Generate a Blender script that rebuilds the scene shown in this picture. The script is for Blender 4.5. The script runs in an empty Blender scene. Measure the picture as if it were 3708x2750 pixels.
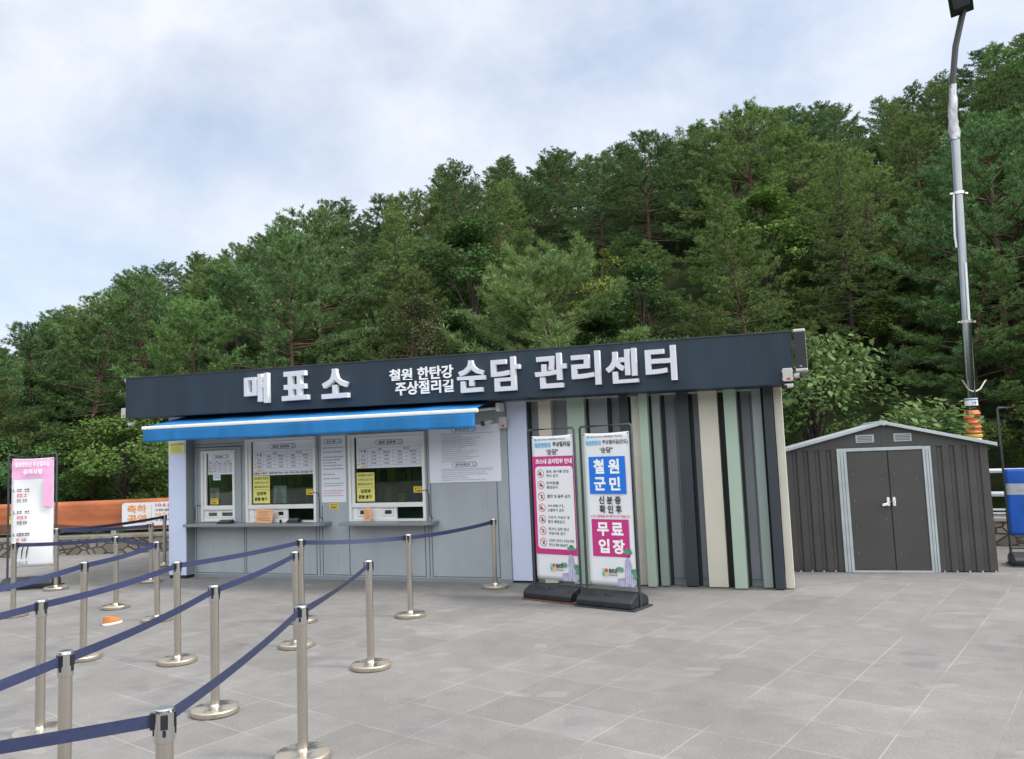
import bpy, bmesh, math, random
import numpy as np
from mathutils import Vector, Matrix
S = bpy.context.scene
COL = S.collection
R = math.radians
random.seed(7)

# ------------------------------------------------------------------ camera
PITCH, ROLL, CH = R(5.072), R(-2.334), 1.816
cp, sp = math.cos(PITCH), math.sin(PITCH)
fw, up0, rt0 = Vector((0, cp, sp)), Vector((0, -sp, cp)), Vector((1, 0, 0))
cr, sr = math.cos(ROLL), math.sin(ROLL)
rt = rt0 * cr + up0 * sr
up = up0 * cr - rt0 * sr
cam = bpy.data.cameras.new('camera')
camo = bpy.data.objects.new('camera', cam)
COL.objects.link(camo)
M = Matrix(((rt.x, up.x, -fw.x, 0), (rt.y, up.y, -fw.y, 0), (rt.z, up.z, -fw.z, CH), (0, 0, 0, 1)))
camo.matrix_world = M
cam.sensor_width = 36.0
cam.lens = 36.0 * 2907.6 / 3708.0
cam.clip_end = 2000
S.camera = camo

# ------------------------------------------------------------------ light
SUN_DIR = Vector((0.80, -0.22, 1.10)).normalized()
SUN_EL = math.asin(SUN_DIR.z)
W = bpy.data.worlds.new('World')
S.world = W
W.use_nodes = True
nt = W.node_tree
nt.nodes.clear()
def N(t, ty, **k):
    n = t.nodes.new(ty)
    for a, b in k.items():
        setattr(n, a, b)
    return n
wo = N(nt, 'ShaderNodeOutputWorld')
bg = N(nt, 'ShaderNodeBackground')
bg.inputs['Strength'].default_value = 0.1
sky = N(nt, 'ShaderNodeTexSky', sky_type='NISHITA', sun_disc=False)
sky.sun_elevation = SUN_EL
sky.sun_rotation = math.atan2(SUN_DIR.x, SUN_DIR.y)
sky.dust_density = 2.0
tc = N(nt, 'ShaderNodeTexCoord')
mp = N(nt, 'ShaderNodeMapping')
mp.inputs['Scale'].default_value = (1.0, 1.0, 1.5)
mp.inputs['Location'].default_value = (1.5, 9, 2)
mp.inputs['Rotation'].default_value = (0.1, R(16), 0.6)
n1 = N(nt, 'ShaderNodeTexNoise')
n1.inputs['Scale'].default_value = 3.4
n1.inputs['Detail'].default_value = 9
n1.inputs['Roughness'].default_value = 0.56
n1.inputs['Distortion'].default_value = 0.15
rp = N(nt, 'ShaderNodeValToRGB')
rp.color_ramp.elements[0].position = 0.32
rp.color_ramp.elements[0].color = (0.42, 0.42, 0.42, 1)
rp.color_ramp.elements[1].position = 0.64
rp.color_ramp.elements[1].color = (0.98, 0.98, 0.98, 1)
mx = N(nt, 'ShaderNodeMix', data_type='RGBA')
gain = N(nt, 'ShaderNodeMix', data_type='RGBA', blend_type='MULTIPLY')
gain.inputs['Factor'].default_value = 1.0
gain.inputs['B'].default_value = (1.75, 1.88, 1.90, 1)
L = nt.links.new
L(tc.outputs['Generated'], mp.inputs['Vector'])
L(mp.outputs[0], n1.inputs['Vector'])
L(n1.outputs['Fac'], rp.inputs[0])
L(rp.outputs[0], mx.inputs['Factor'])
L(sky.outputs[0], gain.inputs['A'])
L(gain.outputs['Result'], mx.inputs['A'])
mx.inputs['B'].default_value = (8.9, 9.3, 10.1, 1)
# bright lobe added to the unseen sky behind the viewer, lifts the shaded fronts
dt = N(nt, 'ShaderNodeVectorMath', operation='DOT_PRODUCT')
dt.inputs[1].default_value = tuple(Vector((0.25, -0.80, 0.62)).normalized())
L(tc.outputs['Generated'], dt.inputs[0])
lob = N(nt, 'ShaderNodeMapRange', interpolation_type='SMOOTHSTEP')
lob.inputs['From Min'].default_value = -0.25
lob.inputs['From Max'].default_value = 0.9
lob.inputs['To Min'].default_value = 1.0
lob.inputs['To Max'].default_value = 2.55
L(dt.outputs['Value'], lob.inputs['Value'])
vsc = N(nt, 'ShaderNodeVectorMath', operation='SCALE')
warm = N(nt, 'ShaderNodeMix', data_type='RGBA', blend_type='MULTIPLY')
warm.inputs['B'].default_value = (1.06, 1.0, 0.90, 1)
wf = N(nt, 'ShaderNodeMapRange')
wf.inputs['From Min'].default_value = 1.15
wf.inputs['From Max'].default_value = 1.9
L(lob.outputs[0], wf.inputs['Value'])
L(wf.outputs[0], warm.inputs['Factor'])
L(mx.outputs['Result'], warm.inputs['A'])
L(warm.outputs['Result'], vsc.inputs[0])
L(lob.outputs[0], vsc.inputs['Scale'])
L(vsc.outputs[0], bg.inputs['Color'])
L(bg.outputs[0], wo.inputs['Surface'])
sl = bpy.data.lights.new('sun', 'SUN')
sl.energy = 2.7
sl.angle = R(10)
sl.color = (1.0, 0.97, 0.93)
so = bpy.data.objects.new('sun', sl)
COL.objects.link(so)
so.rotation_euler = SUN_DIR.to_track_quat('Z', 'Y').to_euler()
so.location = (30, 10, 60)
S.view_settings.view_transform = 'Standard'
S.view_settings.look = 'None'
S.view_settings.gamma = 1
S.view_settings.exposure = 0.08
S.cycles.use_denoising = True
S.cycles.max_bounces = 7
S.cycles.transparent_max_bounces = 12
S.cycles.sample_clamp_indirect = 4

# ------------------------------------------------------------------ materials
def mat(name, col, rough=0.6, metal=0.0, var=0.0, vs=6.0, bump=0.0, bs=60.0, spec=0.5, stretch=None, dirt=None):
    m = bpy.data.materials.new(name)
    m.use_nodes = True
    t = m.node_tree
    b = t.nodes['Principled BSDF']
    b.inputs['Roughness'].default_value = rough
    b.inputs['Metallic'].default_value = metal
    b.inputs['Specular IOR Level'].default_value = spec
    c = (col[0], col[1], col[2], 1)
    b.inputs['Base Color'].default_value = c
    out = None
    tcn = N(t, 'ShaderNodeTexCoord')
    src = tcn.outputs['Object']
    if stretch:
        mpn = N(t, 'ShaderNodeMapping')
        mpn.inputs['Scale'].default_value = stretch
        t.links.new(src, mpn.inputs['Vector'])
        src = mpn.outputs[0]
    if var or dirt:
        n = N(t, 'ShaderNodeTexNoise')
        n.inputs['Scale'].default_value = vs
        n.inputs['Detail'].default_value = 6
        t.links.new(src, n.inputs['Vector'])
        r = N(t, 'ShaderNodeValToRGB')
        r.color_ramp.elements[0].position = 0.3
        r.color_ramp.elements[1].position = 0.7
        r.color_ramp.elements[0].color = tuple(max(0, x * (1 - var)) for x in col) + (1,)
        r.color_ramp.elements[1].color = tuple(min(1, x * (1 + var)) for x in col) + (1,)
        t.links.new(n.outputs['Fac'], r.inputs[0])
        out = r.outputs[0]
        if dirt:
            n2 = N(t, 'ShaderNodeTexNoise')
            n2.inputs['Scale'].default_value = dirt[1]
            n2.inputs['Detail'].default_value = 8
            n2.inputs['Roughness'].default_value = 0.7
            t.links.new(src, n2.inputs['Vector'])
            r2 = N(t, 'ShaderNodeValToRGB')
            r2.color_ramp.elements[0].position = dirt[2]
            r2.color_ramp.elements[1].position = dirt[2] + 0.12
            r2.color_ramp.elements[0].color = (0, 0, 0, 1)
            r2.color_ramp.elements[1].color = (dirt[3],) * 3 + (1,)
            t.links.new(n2.outputs['Fac'], r2.inputs[0])
            mm = N(t, 'ShaderNodeMix', data_type='RGBA')
            t.links.new(r2.outputs[0], mm.inputs['Factor'])
            t.links.new(out, mm.inputs['A'])
            mm.inputs['B'].default_value = tuple(dirt[0]) + (1,)
            out = mm.outputs['Result']
            rr = N(t, 'ShaderNodeMapRange')
            rr.inputs['To Min'].default_value = rough
            rr.inputs['To Max'].default_value = min(1, rough + 0.35)
            t.links.new(r2.outputs[0], rr.inputs['Value'])
            t.links.new(rr.outputs[0], b.inputs['Roughness'])
            if metal:
                rm = N(t, 'ShaderNodeMapRange')
                rm.inputs['To Min'].default_value = metal
                rm.inputs['To Max'].default_value = metal * 0.3
                t.links.new(r2.outputs[0], rm.inputs['Value'])
                t.links.new(rm.outputs[0], b.inputs['Metallic'])
        t.links.new(out, b.inputs['Base Color'])
    if bump:
        n3 = N(t, 'ShaderNodeTexNoise')
        n3.inputs['Scale'].default_value = bs
        n3.inputs['Detail'].default_value = 4
        t.links.new(src, n3.inputs['Vector'])
        bp = N(t, 'ShaderNodeBump')
        bp.inputs['Strength'].default_value = bump
        bp.inputs['Distance'].default_value = 0.01
        t.links.new(n3.outputs['Fac'], bp.inputs['Height'])
        t.links.new(bp.outputs[0], b.inputs['Normal'])
    return m

MT = {}
def mk(key, *a, **k):
    MT[key] = mat(key, *a, **k)
mk('navy_panel', (0.020, 0.036, 0.055), 0.5, spec=0.3, var=0.18, vs=1.5, bump=0.04, bs=9, stretch=(2, 2, .5), dirt=((0.045, 0.055, 0.065), 3.0, 0.58, 0.4))
mk('soffit_dark', (0.012, 0.014, 0.018), 0.7)
mk('wall_grey', (0.335, 0.368, 0.400), 0.5, var=0.07, vs=1.2, bump=0.03, bs=14, stretch=(3.5, 3.5, .55), dirt=((0.2, 0.21, 0.215), 2.4, 0.56, 0.34))
mk('joint', (0.10, 0.115, 0.13), 0.6)
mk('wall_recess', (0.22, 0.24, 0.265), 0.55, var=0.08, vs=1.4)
mk('pillar_blue', (0.57, 0.63, 0.82), 0.42, var=0.04, vs=1.0)
mk('fin_beige', (0.56, 0.535, 0.455), 0.5, var=0.05, vs=2)
mk('fin_green', (0.36, 0.46, 0.38), 0.5, var=0.05, vs=2)
mk('fin_sage', (0.24, 0.29, 0.275), 0.5, var=0.05, vs=2)
mk('fin_grey', (0.22, 0.245, 0.26), 0.5, var=0.05, vs=2)
mk('fin_navy', (0.030, 0.040, 0.052), 0.45, var=0.05, vs=2)
mk('fin_black', (0.010, 0.012, 0.014), 0.6)
mk('letter_face', (0.62, 0.64, 0.71), 0.45)
mk('letter_side', (0.93, 0.95, 0.96), 0.35)
mk('white_paint', (0.80, 0.80, 0.79), 0.4, var=0.03, vs=5)
mk('white_frame', (0.74, 0.74, 0.73), 0.38, var=0.04, vs=4)
mk('paper', (0.72, 0.745, 0.82), 0.55, var=0.02, vs=3)
mk('paper_yellow', (0.72, 0.68, 0.18), 0.6, var=0.05, vs=6)
mk('sticker_yellow', (0.78, 0.56, 0.04), 0.5)
mk('paper_orange', (0.78, 0.42, 0.22), 0.6, var=0.06, vs=8)
mk('ink', (0.03, 0.03, 0.035), 0.6)
mk('ink_grey', (0.20, 0.21, 0.24), 0.6)
mk('ink_blue', (0.06, 0.13, 0.33), 0.6)
mk('ink_red', (0.55, 0.06, 0.07), 0.6)
mk('ink_purple', (0.28, 0.19, 0.33), 0.6)
mk('ink_cyan', (0.10, 0.42, 0.66), 0.6)
mk('ink_orange', (0.80, 0.30, 0.06), 0.6)
mk('ink_yellow', (0.85, 0.60, 0.05), 0.6)
mk('ink_white', (0.86, 0.87, 0.88), 0.5)
mk('counter', (0.21, 0.225, 0.245), 0.35, var=0.30, vs=90)
mk('awning_blue', (0.008, 0.165, 0.43), 0.72, var=0.16, vs=5, bump=0.12, bs=26, stretch=(1, 1, 0.25))
mk('interior', (0.10, 0.17, 0.12), 0.8, var=0.5, vs=2.2)
mk('shelf_green', (0.12, 0.38, 0.22), 0.6, var=0.5, vs=2)
mk('black_plastic', (0.014, 0.016, 0.020), 0.42, var=0.3, vs=5, bump=0.05, bs=120, dirt=((0.10, 0.095, 0.09), 7, 0.62, 0.35))
mk('black_metal', (0.035, 0.042, 0.048), 0.45, var=0.25, vs=12)
mk('rust', (0.16, 0.07, 0.04), 0.85, var=0.4, vs=20)
mk('steel', (0.60, 0.56, 0.50), 0.26, 1.0, var=0.05, vs=3)
mk('steel_cap', (0.62, 0.61, 0.60), 0.16, 1.0, var=0.05, vs=5)
mk('steel_base', (0.58, 0.54, 0.46), 0.25, 1.0, var=0.10, vs=5, dirt=((0.30, 0.24, 0.17), 7, 0.46, 0.50))
mk('belt', (0.028, 0.038, 0.098), 0.55, var=0.15, vs=40, bump=0.15, bs=300)
mk('banner_white', (0.74, 0.75, 0.78), 0.5, var=0.02, vs=2)
mk('banner_magenta', (0.52, 0.028, 0.20), 0.5)
mk('banner_pink', (0.80, 0.40, 0.64), 0.5, var=0.08, vs=3)
mk('banner_blue', (0.003, 0.16, 0.66), 0.5)
mk('rock_lilac', (0.37, 0.35, 0.52), 0.6, var=0.25, vs=14, stretch=(3, 1, 1))
mk('rock_pale', (0.58, 0.57, 0.70), 0.6)
mk('leaf_print', (0.10, 0.28, 0.17), 0.6, var=0.4, vs=40)
mk('logo_green', (0.35, 0.55, 0.25), 0.6)
mk('shed_wall', (0.062, 0.060, 0.058), 0.5, var=0.14, vs=3, bump=0.05, bs=30, dirt=((0.15, 0.14, 0.125), 5, 0.64, 0.3))
mk('shed_door', (0.060, 0.058, 0.056), 0.48, var=0.10, vs=2.5, bump=0.05, bs=20, dirt=((0.16, 0.15, 0.14), 9, 0.66, 0.4))
mk('galv', (0.46, 0.51, 0.53), 0.45, 0.25, var=0.10, vs=4)
mk('roof_sheet', (0.42, 0.44, 0.46), 0.4, 0.3, var=0.10, vs=4)
mk('chrome', (0.24, 0.26, 0.27), 0.13, 1.0, var=0.06, vs=3)
mk('foil', (0.34, 0.34, 0.35), 0.32, 1.0, var=0.35, vs=9, bump=0.8, bs=16, stretch=(1, 1, .35))
mk('orange_cover', (0.56, 0.15, 0.045), 0.6, var=0.16, vs=6)
mk('yellow_band', (0.68, 0.42, 0.07), 0.6)
mk('blue_band', (0.05, 0.10, 0.35), 0.6)
mk('lamp_dark', (0.030, 0.028, 0.028), 0.5)
mk('speaker_grille', (0.018, 0.020, 0.024), 0.6, bump=0.2, bs=220)
mk('grey_plastic', (0.47, 0.47, 0.44), 0.45, var=0.03, vs=5)
mk('tarp_blue', (0.012, 0.085, 0.40), 0.6, var=0.2, vs=5, bump=0.15, bs=6, spec=0.3)
mk('tarp_grey', (0.34, 0.36, 0.39), 0.6, var=0.2, vs=14)
mk('rail_white', (0.66, 0.69, 0.73), 0.35, 0.2)
mk('bark', (0.055, 0.043, 0.034), 0.9, var=0.4, vs=14, bump=0.5, bs=40)
mk('bark_red', (0.088, 0.050, 0.036), 0.9, var=0.4, vs=14, bump=0.5, bs=40)
mk('banner_orange', (0.38, 0.115, 0.04), 0.6, var=0.35, vs=1.4, stretch=(1, 1, 4))
mk('banner_brown', (0.12, 0.05, 0.03), 0.6, var=0.3, vs=3)
mk('shoe_orange', (0.50, 0.17, 0.045), 0.6)
mk('skin', (0.50, 0.33, 0.25), 0.55)
mk('hair', (0.012, 0.010, 0.009), 0.5)
mk('vest_red', (0.30, 0.020, 0.018), 0.7)
mk('hill_soil', (0.020, 0.027, 0.011), 0.95, spec=0.05, var=0.5, vs=1.2, bump=0.6, bs=4)

def leafmat(name, col, var=0.35, trans=0.28):
    m = bpy.data.materials.new(name)
    m.use_nodes = True
    t = m.node_tree
    t.nodes.clear()
    o = N(t, 'ShaderNodeOutputMaterial')
    d = N(t, 'ShaderNodeBsdfDiffuse')
    tr = N(t, 'ShaderNodeBsdfTranslucent')
    g = N(t, 'ShaderNodeBsdfGlossy')
    g.inputs['Roughness'].default_value = 0.5
    ms = N(t, 'ShaderNodeMixShader')
    ms.inputs[0].default_value = trans
    ms2 = N(t, 'ShaderNodeMixShader')
    ms2.inputs[0].default_value = 0.015
    tcn = N(t, 'ShaderNodeTexCoord')
    n = N(t, 'ShaderNodeTexNoise')
    n.inputs['Scale'].default_value = 3.2
    n.inputs['Detail'].default_value = 5
    n.inputs['Roughness'].default_value = 0.7
    oi = N(t, 'ShaderNodeObjectInfo')
    geo = N(t, 'ShaderNodeNewGeometry')
    t.links.new(tcn.outputs['Object'], n.inputs['Vector'])
    add = N(t, 'ShaderNodeMath', operation='MULTIPLY_ADD')
    t.links.new(geo.outputs['Random Per Island'], add.inputs[0])
    add.inputs[1].default_value = 0.55
    t.links.new(n.outputs['Fac'], add.inputs[2])
    r = N(t, 'ShaderNodeValToRGB')
    e = r.color_ramp.elements
    e[0].position = 0.40
    e[1].position = 1.15 if False else 1.0
    e[0].color = tuple(x * (1 - var) for x in col) + (1,)
    e[1].color = (col[0] * (1 + var * 1.5), col[1] * (1 + var * 1.2), col[2] * (1 + var * 0.6), 1)
    t.links.new(add.outputs[0], r.inputs[0])
    hs = N(t, 'ShaderNodeHueSaturation')
    mr = N(t, 'ShaderNodeMapRange')
    mr.inputs['To Min'].default_value = 0.475
    mr.inputs['To Max'].default_value = 0.52
    t.links.new(oi.outputs['Random'], mr.inputs['Value'])
    t.links.new(mr.outputs[0], hs.inputs['Hue'])
    ml = N(t, 'ShaderNodeMath', operation='MULTIPLY')
    ml.inputs[1].default_value = 7.13
    fr = N(t, 'ShaderNodeMath', operation='FRACT')
    t.links.new(oi.outputs['Random'], ml.inputs[0])
    t.links.new(ml.outputs[0], fr.inputs[0])
    mv = N(t, 'ShaderNodeMapRange')
    mv.inputs['To Min'].default_value = 0.72
    mv.inputs['To Max'].default_value = 1.35
    t.links.new(fr.outputs[0], mv.inputs['Value'])
    t.links.new(mv.outputs[0], hs.inputs['Value'])
    t.links.new(r.outputs[0], hs.inputs['Color'])
    for nd in (d, tr):
        t.links.new(hs.outputs[0], nd.inputs['Color'])
    t.links.new(d.outputs[0], ms.inputs[1])
    t.links.new(tr.outputs[0], ms.inputs[2])
    t.links.new(ms.outputs[0], ms2.inputs[1])
    t.links.new(g.outputs[0], ms2.inputs[2])
    t.links.new(ms2.outputs[0], o.inputs['Surface'])
    MT[name] = m
leafmat('needles', (0.100, 0.172, 0.066), .45)
leafmat('needles_pale', (0.116, 0.186, 0.078), .45)
leafmat('needles_blue', (0.080, 0.148, 0.066), .45)
leafmat('needles_larch', (0.106, 0.178, 0.064), .4)
leafmat('leaves', (0.062, 0.122, 0.030))
leafmat('leaves_dark', (0.034, 0.082, 0.028))
leafmat('leaves_yellow', (0.125, 0.185, 0.035))
leafmat('leaves_pale', (0.100, 0.150, 0.058))
leafmat('leaves_dull', (0.075, 0.100, 0.052))

def glass_mat():
    m = bpy.data.materials.new('window_glass')
    m.use_nodes = True
    t = m.node_tree
    t.nodes.clear()
    o = N(t, 'ShaderNodeOutputMaterial')
    a = N(t, 'ShaderNodeBsdfTransparent')
    a.inputs[0].default_value = (0.78, 0.88, 0.82, 1)
    g = N(t, 'ShaderNodeBsdfGlossy')
    g.inputs['Roughness'].default_value = 0.02
    f = N(t, 'ShaderNodeFresnel')
    f.inputs[0].default_value = 1.5
    ms = N(t, 'ShaderNodeMixShader')
    t.links.new(f.outputs[0], ms.inputs[0])
    t.links.new(a.outputs[0], ms.inputs[1])
    t.links.new(g.outputs[0], ms.inputs[2])
    t.links.new(ms.outputs[0], o.inputs[0])
    MT['glass'] = m
glass_mat()

def paving_mat():
    m = bpy.data.materials.new('stone_paving')
    m.use_nodes = True
    t = m.node_tree
    b = t.nodes['Principled BSDF']
    ln = t.links.new
    tcn = N(t, 'ShaderNodeTexCoord')
    mpn = N(t, 'ShaderNodeMapping')
    mpn.vector_type = 'TEXTURE'
    TH = R(-37.6)
    mpn.inputs['Rotation'].default_value = (0, 0, TH)
    ln(tcn.outputs['Object'], mpn.inputs['Vector'])
    off = N(t, 'ShaderNodeVectorMath', operation='ADD')
    off.inputs[1].default_value = (2.85 + 0.516 * 40, -5.083 + 0.525 * 60, 0)
    ln(mpn.outputs[0], off.inputs[0])
    dv = N(t, 'ShaderNodeVectorMath', operation='DIVIDE')
    dv.inputs[1].default_value = (0.516, 0.53, 1)
    # slight irregularity of the laid lines
    wob = N(t, 'ShaderNodeTexNoise')
    wob.inputs['Scale'].default_value = 1.2
    ln(tcn.outputs['Object'], wob.inputs['Vector'])
    wsub = N(t, 'ShaderNodeVectorMath', operation='SUBTRACT')
    wsub.inputs[1].default_value = (0.5, 0.5, 0.5)
    ln(wob.outputs['Color'], wsub.inputs[0])
    wsc = N(t, 'ShaderNodeVectorMath', operation='SCALE')
    wsc.inputs['Scale'].default_value = 0.02
    ln(wsub.outputs[0], wsc.inputs[0])
    off2 = N(t, 'ShaderNodeVectorMath', operation='ADD')
    ln(off.outputs[0], off2.inputs[0]); ln(wsc.outputs[0], off2.inputs[1])
    ln(off2.outputs[0], dv.inputs[0])
    fr = N(t, 'ShaderNodeVectorMath', operation='FRACTION')
    fl = N(t, 'ShaderNodeVectorMath', operation='FLOOR')
    ln(dv.outputs[0], fr.inputs[0]); ln(dv.outputs[0], fl.inputs[0])
    sx = N(t, 'ShaderNodeSeparateXYZ')
    ln(fr.outputs[0], sx.inputs[0])
    ds = []
    for ax in ('X', 'Y'):
        s = N(t, 'ShaderNodeMath', operation='SUBTRACT'); s.inputs[1].default_value = 0.5
        ln(sx.outputs[ax], s.inputs[0])
        a = N(t, 'ShaderNodeMath', operation='ABSOLUTE'); ln(s.outputs[0], a.inputs[0])
        ds.append(a)
    mxx = N(t, 'ShaderNodeMath', operation='MAXIMUM')
    ln(ds[0].outputs[0], mxx.inputs[0]); ln(ds[1].outputs[0], mxx.inputs[1])
    jr = N(t, 'ShaderNodeMapRange')
    jr.inputs['From Min'].default_value = 0.488
    jr.inputs['From Max'].default_value = 0.494
    ln(mxx.outputs[0], jr.inputs['Value'])
    wn = N(t, 'ShaderNodeTexWhiteNoise'); wn.noise_dimensions = '2D'
    ln(fl.outputs[0], wn.inputs['Vector'])
    # base tone : fine noise + per tile + big stains
    nf = N(t, 'ShaderNodeTexNoise'); nf.inputs['Scale'].default_value = 55; nf.inputs['Detail'].default_value = 7
    nb = N(t, 'ShaderNodeTexNoise'); nb.inputs['Scale'].default_value = 0.55; nb.inputs['Detail'].default_value = 6
    nm = N(t, 'ShaderNodeTexNoise'); nm.inputs['Scale'].default_value = 4.5; nm.inputs['Detail'].default_value = 6
    for n in (nf, nb, nm):
        ln(tcn.outputs['Object'], n.inputs['Vector'])
    def ramp(src, p0, c0, p1, c1):
        r = N(t, 'ShaderNodeValToRGB')
        e = r.color_ramp.elements
        e[0].position, e[1].position = p0, p1
        e[0].color, e[1].color = tuple(c0) + (1,), tuple(c1) + (1,)
        ln(src, r.inputs[0])
        return r.outputs[0]
    def mul(a, bb, f=1.0):
        x = N(t, 'ShaderNodeMix', data_type='RGBA', blend_type='MULTIPLY')
        x.inputs['Factor'].default_value = f
        ln(a, x.inputs['A']); ln(bb, x.inputs['B'])
        return x.outputs['Result']
    base = ramp(wn.outputs['Value'], 0, (0.176, 0.171, 0.167), 1, (0.204, 0.198, 0.194))
    base = mul(base, ramp(nb.outputs['Fac'], 0.34, (0.89, 0.885, 0.875), 0.64, (1.08, 1.08, 1.08)))
    base = mul(base, ramp(nm.outputs['Fac'], 0.3, (0.90, 0.895, 0.89), 0.7, (1.06, 1.06, 1.06)))
    base = mul(base, ramp(nf.outputs['Fac'], 0.3, (0.86, 0.86, 0.86), 0.7, (1.1, 1.1, 1.1)))
    # angular stone patches inside the slabs
    def patches(scale, seed, thr, colr, fac, base):
        m2 = N(t, 'ShaderNodeMapping')
        m2.inputs['Location'].default_value = (seed, seed * 2, 0)
        m2.inputs['Rotation'].default_value = (0, 0, seed)
        m2.inputs['Scale'].default_value = (1, 1.9, 1)
        ln(tcn.outputs['Object'], m2.inputs['Vector'])
        v = N(t, 'ShaderNodeTexVoronoi'); v.inputs['Scale'].default_value = scale
        v.voronoi_dimensions = '2D'
        nn = N(t, 'ShaderNodeTexNoise'); nn.inputs['Scale'].default_value = 5
        ln(m2.outputs[0], nn.inputs['Vector'])
        ad = N(t, 'ShaderNodeMix', data_type='VECTOR') if False else None
        ln(m2.outputs[0], v.inputs['Vector'])
        sc = N(t, 'ShaderNodeSeparateColor')
        ln(v.outputs['Color'], sc.inputs[0])
        gt = N(t, 'ShaderNodeMath', operation='GREATER_THAN'); gt.inputs[1].default_value = thr
        ln(sc.outputs['Red'], gt.inputs[0])
        v2 = N(t, 'ShaderNodeTexVoronoi'); v2.inputs['Scale'].default_value = scale; v2.feature = 'DISTANCE_TO_EDGE'; v2.voronoi_dimensions = '2D'
        ln(m2.outputs[0], v2.inputs['Vector'])
        g2 = N(t, 'ShaderNodeMapRange'); g2.inputs['From Min'].default_value = 0.07; g2.inputs['From Max'].default_value = 0.09
        ln(v2.outputs['Distance'], g2.inputs['Value'])
        ml = N(t, 'ShaderNodeMath', operation='MULTIPLY'); ln(gt.outputs[0], ml.inputs[0]); ln(g2.outputs[0], ml.inputs[1])
        mlb = N(t, 'ShaderNodeMath', operation='MULTIPLY'); ln(ml.outputs[0], mlb.inputs[0])
        mb2 = N(t, 'ShaderNodeMapRange'); mb2.inputs['To Min'].default_value = fac * 0.25; mb2.inputs['To Max'].default_value = fac
        ln(sc.outputs['Green'], mb2.inputs['Value']); ln(mb2.outputs[0], mlb.inputs[1])
        x = N(t, 'ShaderNodeMix', data_type='RGBA')
        ln(mlb.outputs[0], x.inputs['Factor']); ln(base, x.inputs['A']); x.inputs['B'].default_value = tuple(colr) + (1,)
        return x.outputs['Result']
    base = patches(3.2, 1.7, 0.92, (0.125, 0.124, 0.128), 0.5, base)
    base = patches(3.8, 5.1, 0.93, (0.27, 0.262, 0.25), 0.40, base)
    base = patches(2.6, 9.4, 0.92, (0.175, 0.160, 0.152), 0.5, base)
    # pale specks
    v = N(t, 'ShaderNodeTexVoronoi'); v.inputs['Scale'].default_value = 13
    ln(tcn.outputs['Object'], v.inputs['Vector'])
    lt = N(t, 'ShaderNodeMath', operation='LESS_THAN'); lt.inputs[1].default_value = 0.055
    ln(v.outputs['Distance'], lt.inputs[0])
    x = N(t, 'ShaderNodeMix', data_type='RGBA')
    ln(lt.outputs[0], x.inputs['Factor']); ln(base, x.inputs['A']); x.inputs['B'].default_value = (0.34, 0.33, 0.315, 1)
    base = x.outputs['Result']
    # joints: pale sandy grout, in places worn dark
    jn = N(t, 'ShaderNodeTexNoise'); jn.inputs['Scale'].default_value = 1.1; jn.inputs['Detail'].default_value = 4
    ln(tcn.outputs['Object'], jn.inputs['Vector'])
    jc = ramp(jn.outputs['Fac'], 0.42, (0.20, 0.19, 0.18), 0.56, (0.44, 0.425, 0.38))
    js = N(t, 'ShaderNodeMath', operation='MULTIPLY'); js.inputs[1].default_value = 0.34
    ln(jr.outputs[0], js.inputs[0])
    x = N(t, 'ShaderNodeMix', data_type='RGBA')
    ln(js.outputs[0], x.inputs['Factor']); ln(base, x.inputs['A']); ln(jc, x.inputs['B'])
    ln(x.outputs['Result'], b.inputs['Base Color'])
    b.inputs['Roughness'].default_value = 0.78
    b.inputs['Specular IOR Level'].default_value = 0.35
    bp = N(t, 'ShaderNodeBump'); bp.inputs['Strength'].default_value = 0.25; bp.inputs['Distance'].default_value = 0.004
    hh = N(t, 'ShaderNodeMath', operation='SUBTRACT'); ln(nf.outputs['Fac'], hh.inputs[0]); ln(jr.outputs[0], hh.inputs[1])
    ln(hh.outputs[0], bp.inputs['Height']); ln(bp.outputs[0], b.inputs['Normal'])
    MT['paving'] = m
paving_mat()

def rubble_mat():
    m = bpy.data.materials.new('rubble_stone')
    m.use_nodes = True
    t = m.node_tree
    b = t.nodes['Principled BSDF']
    ln = t.links.new
    tcn = N(t, 'ShaderNodeTexCoord')
    mpn = N(t, 'ShaderNodeMapping'); mpn.inputs['Scale'].default_value = (1, 1, 1.5)
    ln(tcn.outputs['Object'], mpn.inputs['Vector'])
    v = N(t, 'ShaderNodeTexVoronoi'); v.inputs['Scale'].default_value = 4.2
    v2 = N(t, 'ShaderNodeTexVoronoi'); v2.inputs['Scale'].default_value = 4.2; v2.feature = 'DISTANCE_TO_EDGE'
    ln(mpn.outputs[0], v.inputs['Vector']); ln(mpn.outputs[0], v2.inputs['Vector'])
    sc = N(t, 'ShaderNodeSeparateColor'); ln(v.outputs['Color'], sc.inputs[0])
    r = N(t, 'ShaderNodeValToRGB')
    r.color_ramp.elements[0].color = (0.17, 0.145, 0.12, 1); r.color_ramp.elements[1].color = (0.36, 0.32, 0.27, 1)
    ln(sc.outputs['Red'], r.inputs[0])
    mr = N(t, 'ShaderNodeMapRange'); mr.inputs['From Min'].default_value = 0.02; mr.inputs['From Max'].default_value = 0.07
    ln(v2.outputs['Distance'], mr.inputs['Value'])
    x = N(t, 'ShaderNodeMix', data_type='RGBA'); ln(mr.outputs[0], x.inputs['Factor'])
    x.inputs['A'].default_value = (0.09, 0.08, 0.07, 1); ln(r.outputs[0], x.inputs['B'])
    ln(x.outputs['Result'], b.inputs['Base Color'])
    b.inputs['Roughness'].default_value = 0.9
    bp = N(t, 'ShaderNodeBump'); bp.inputs['Distance'].default_value = 0.03
    ln(mr.outputs[0], bp.inputs['Height']); ln(bp.outputs[0], b.inputs['Normal'])
    MT['rubble'] = m
rubble_mat()

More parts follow.
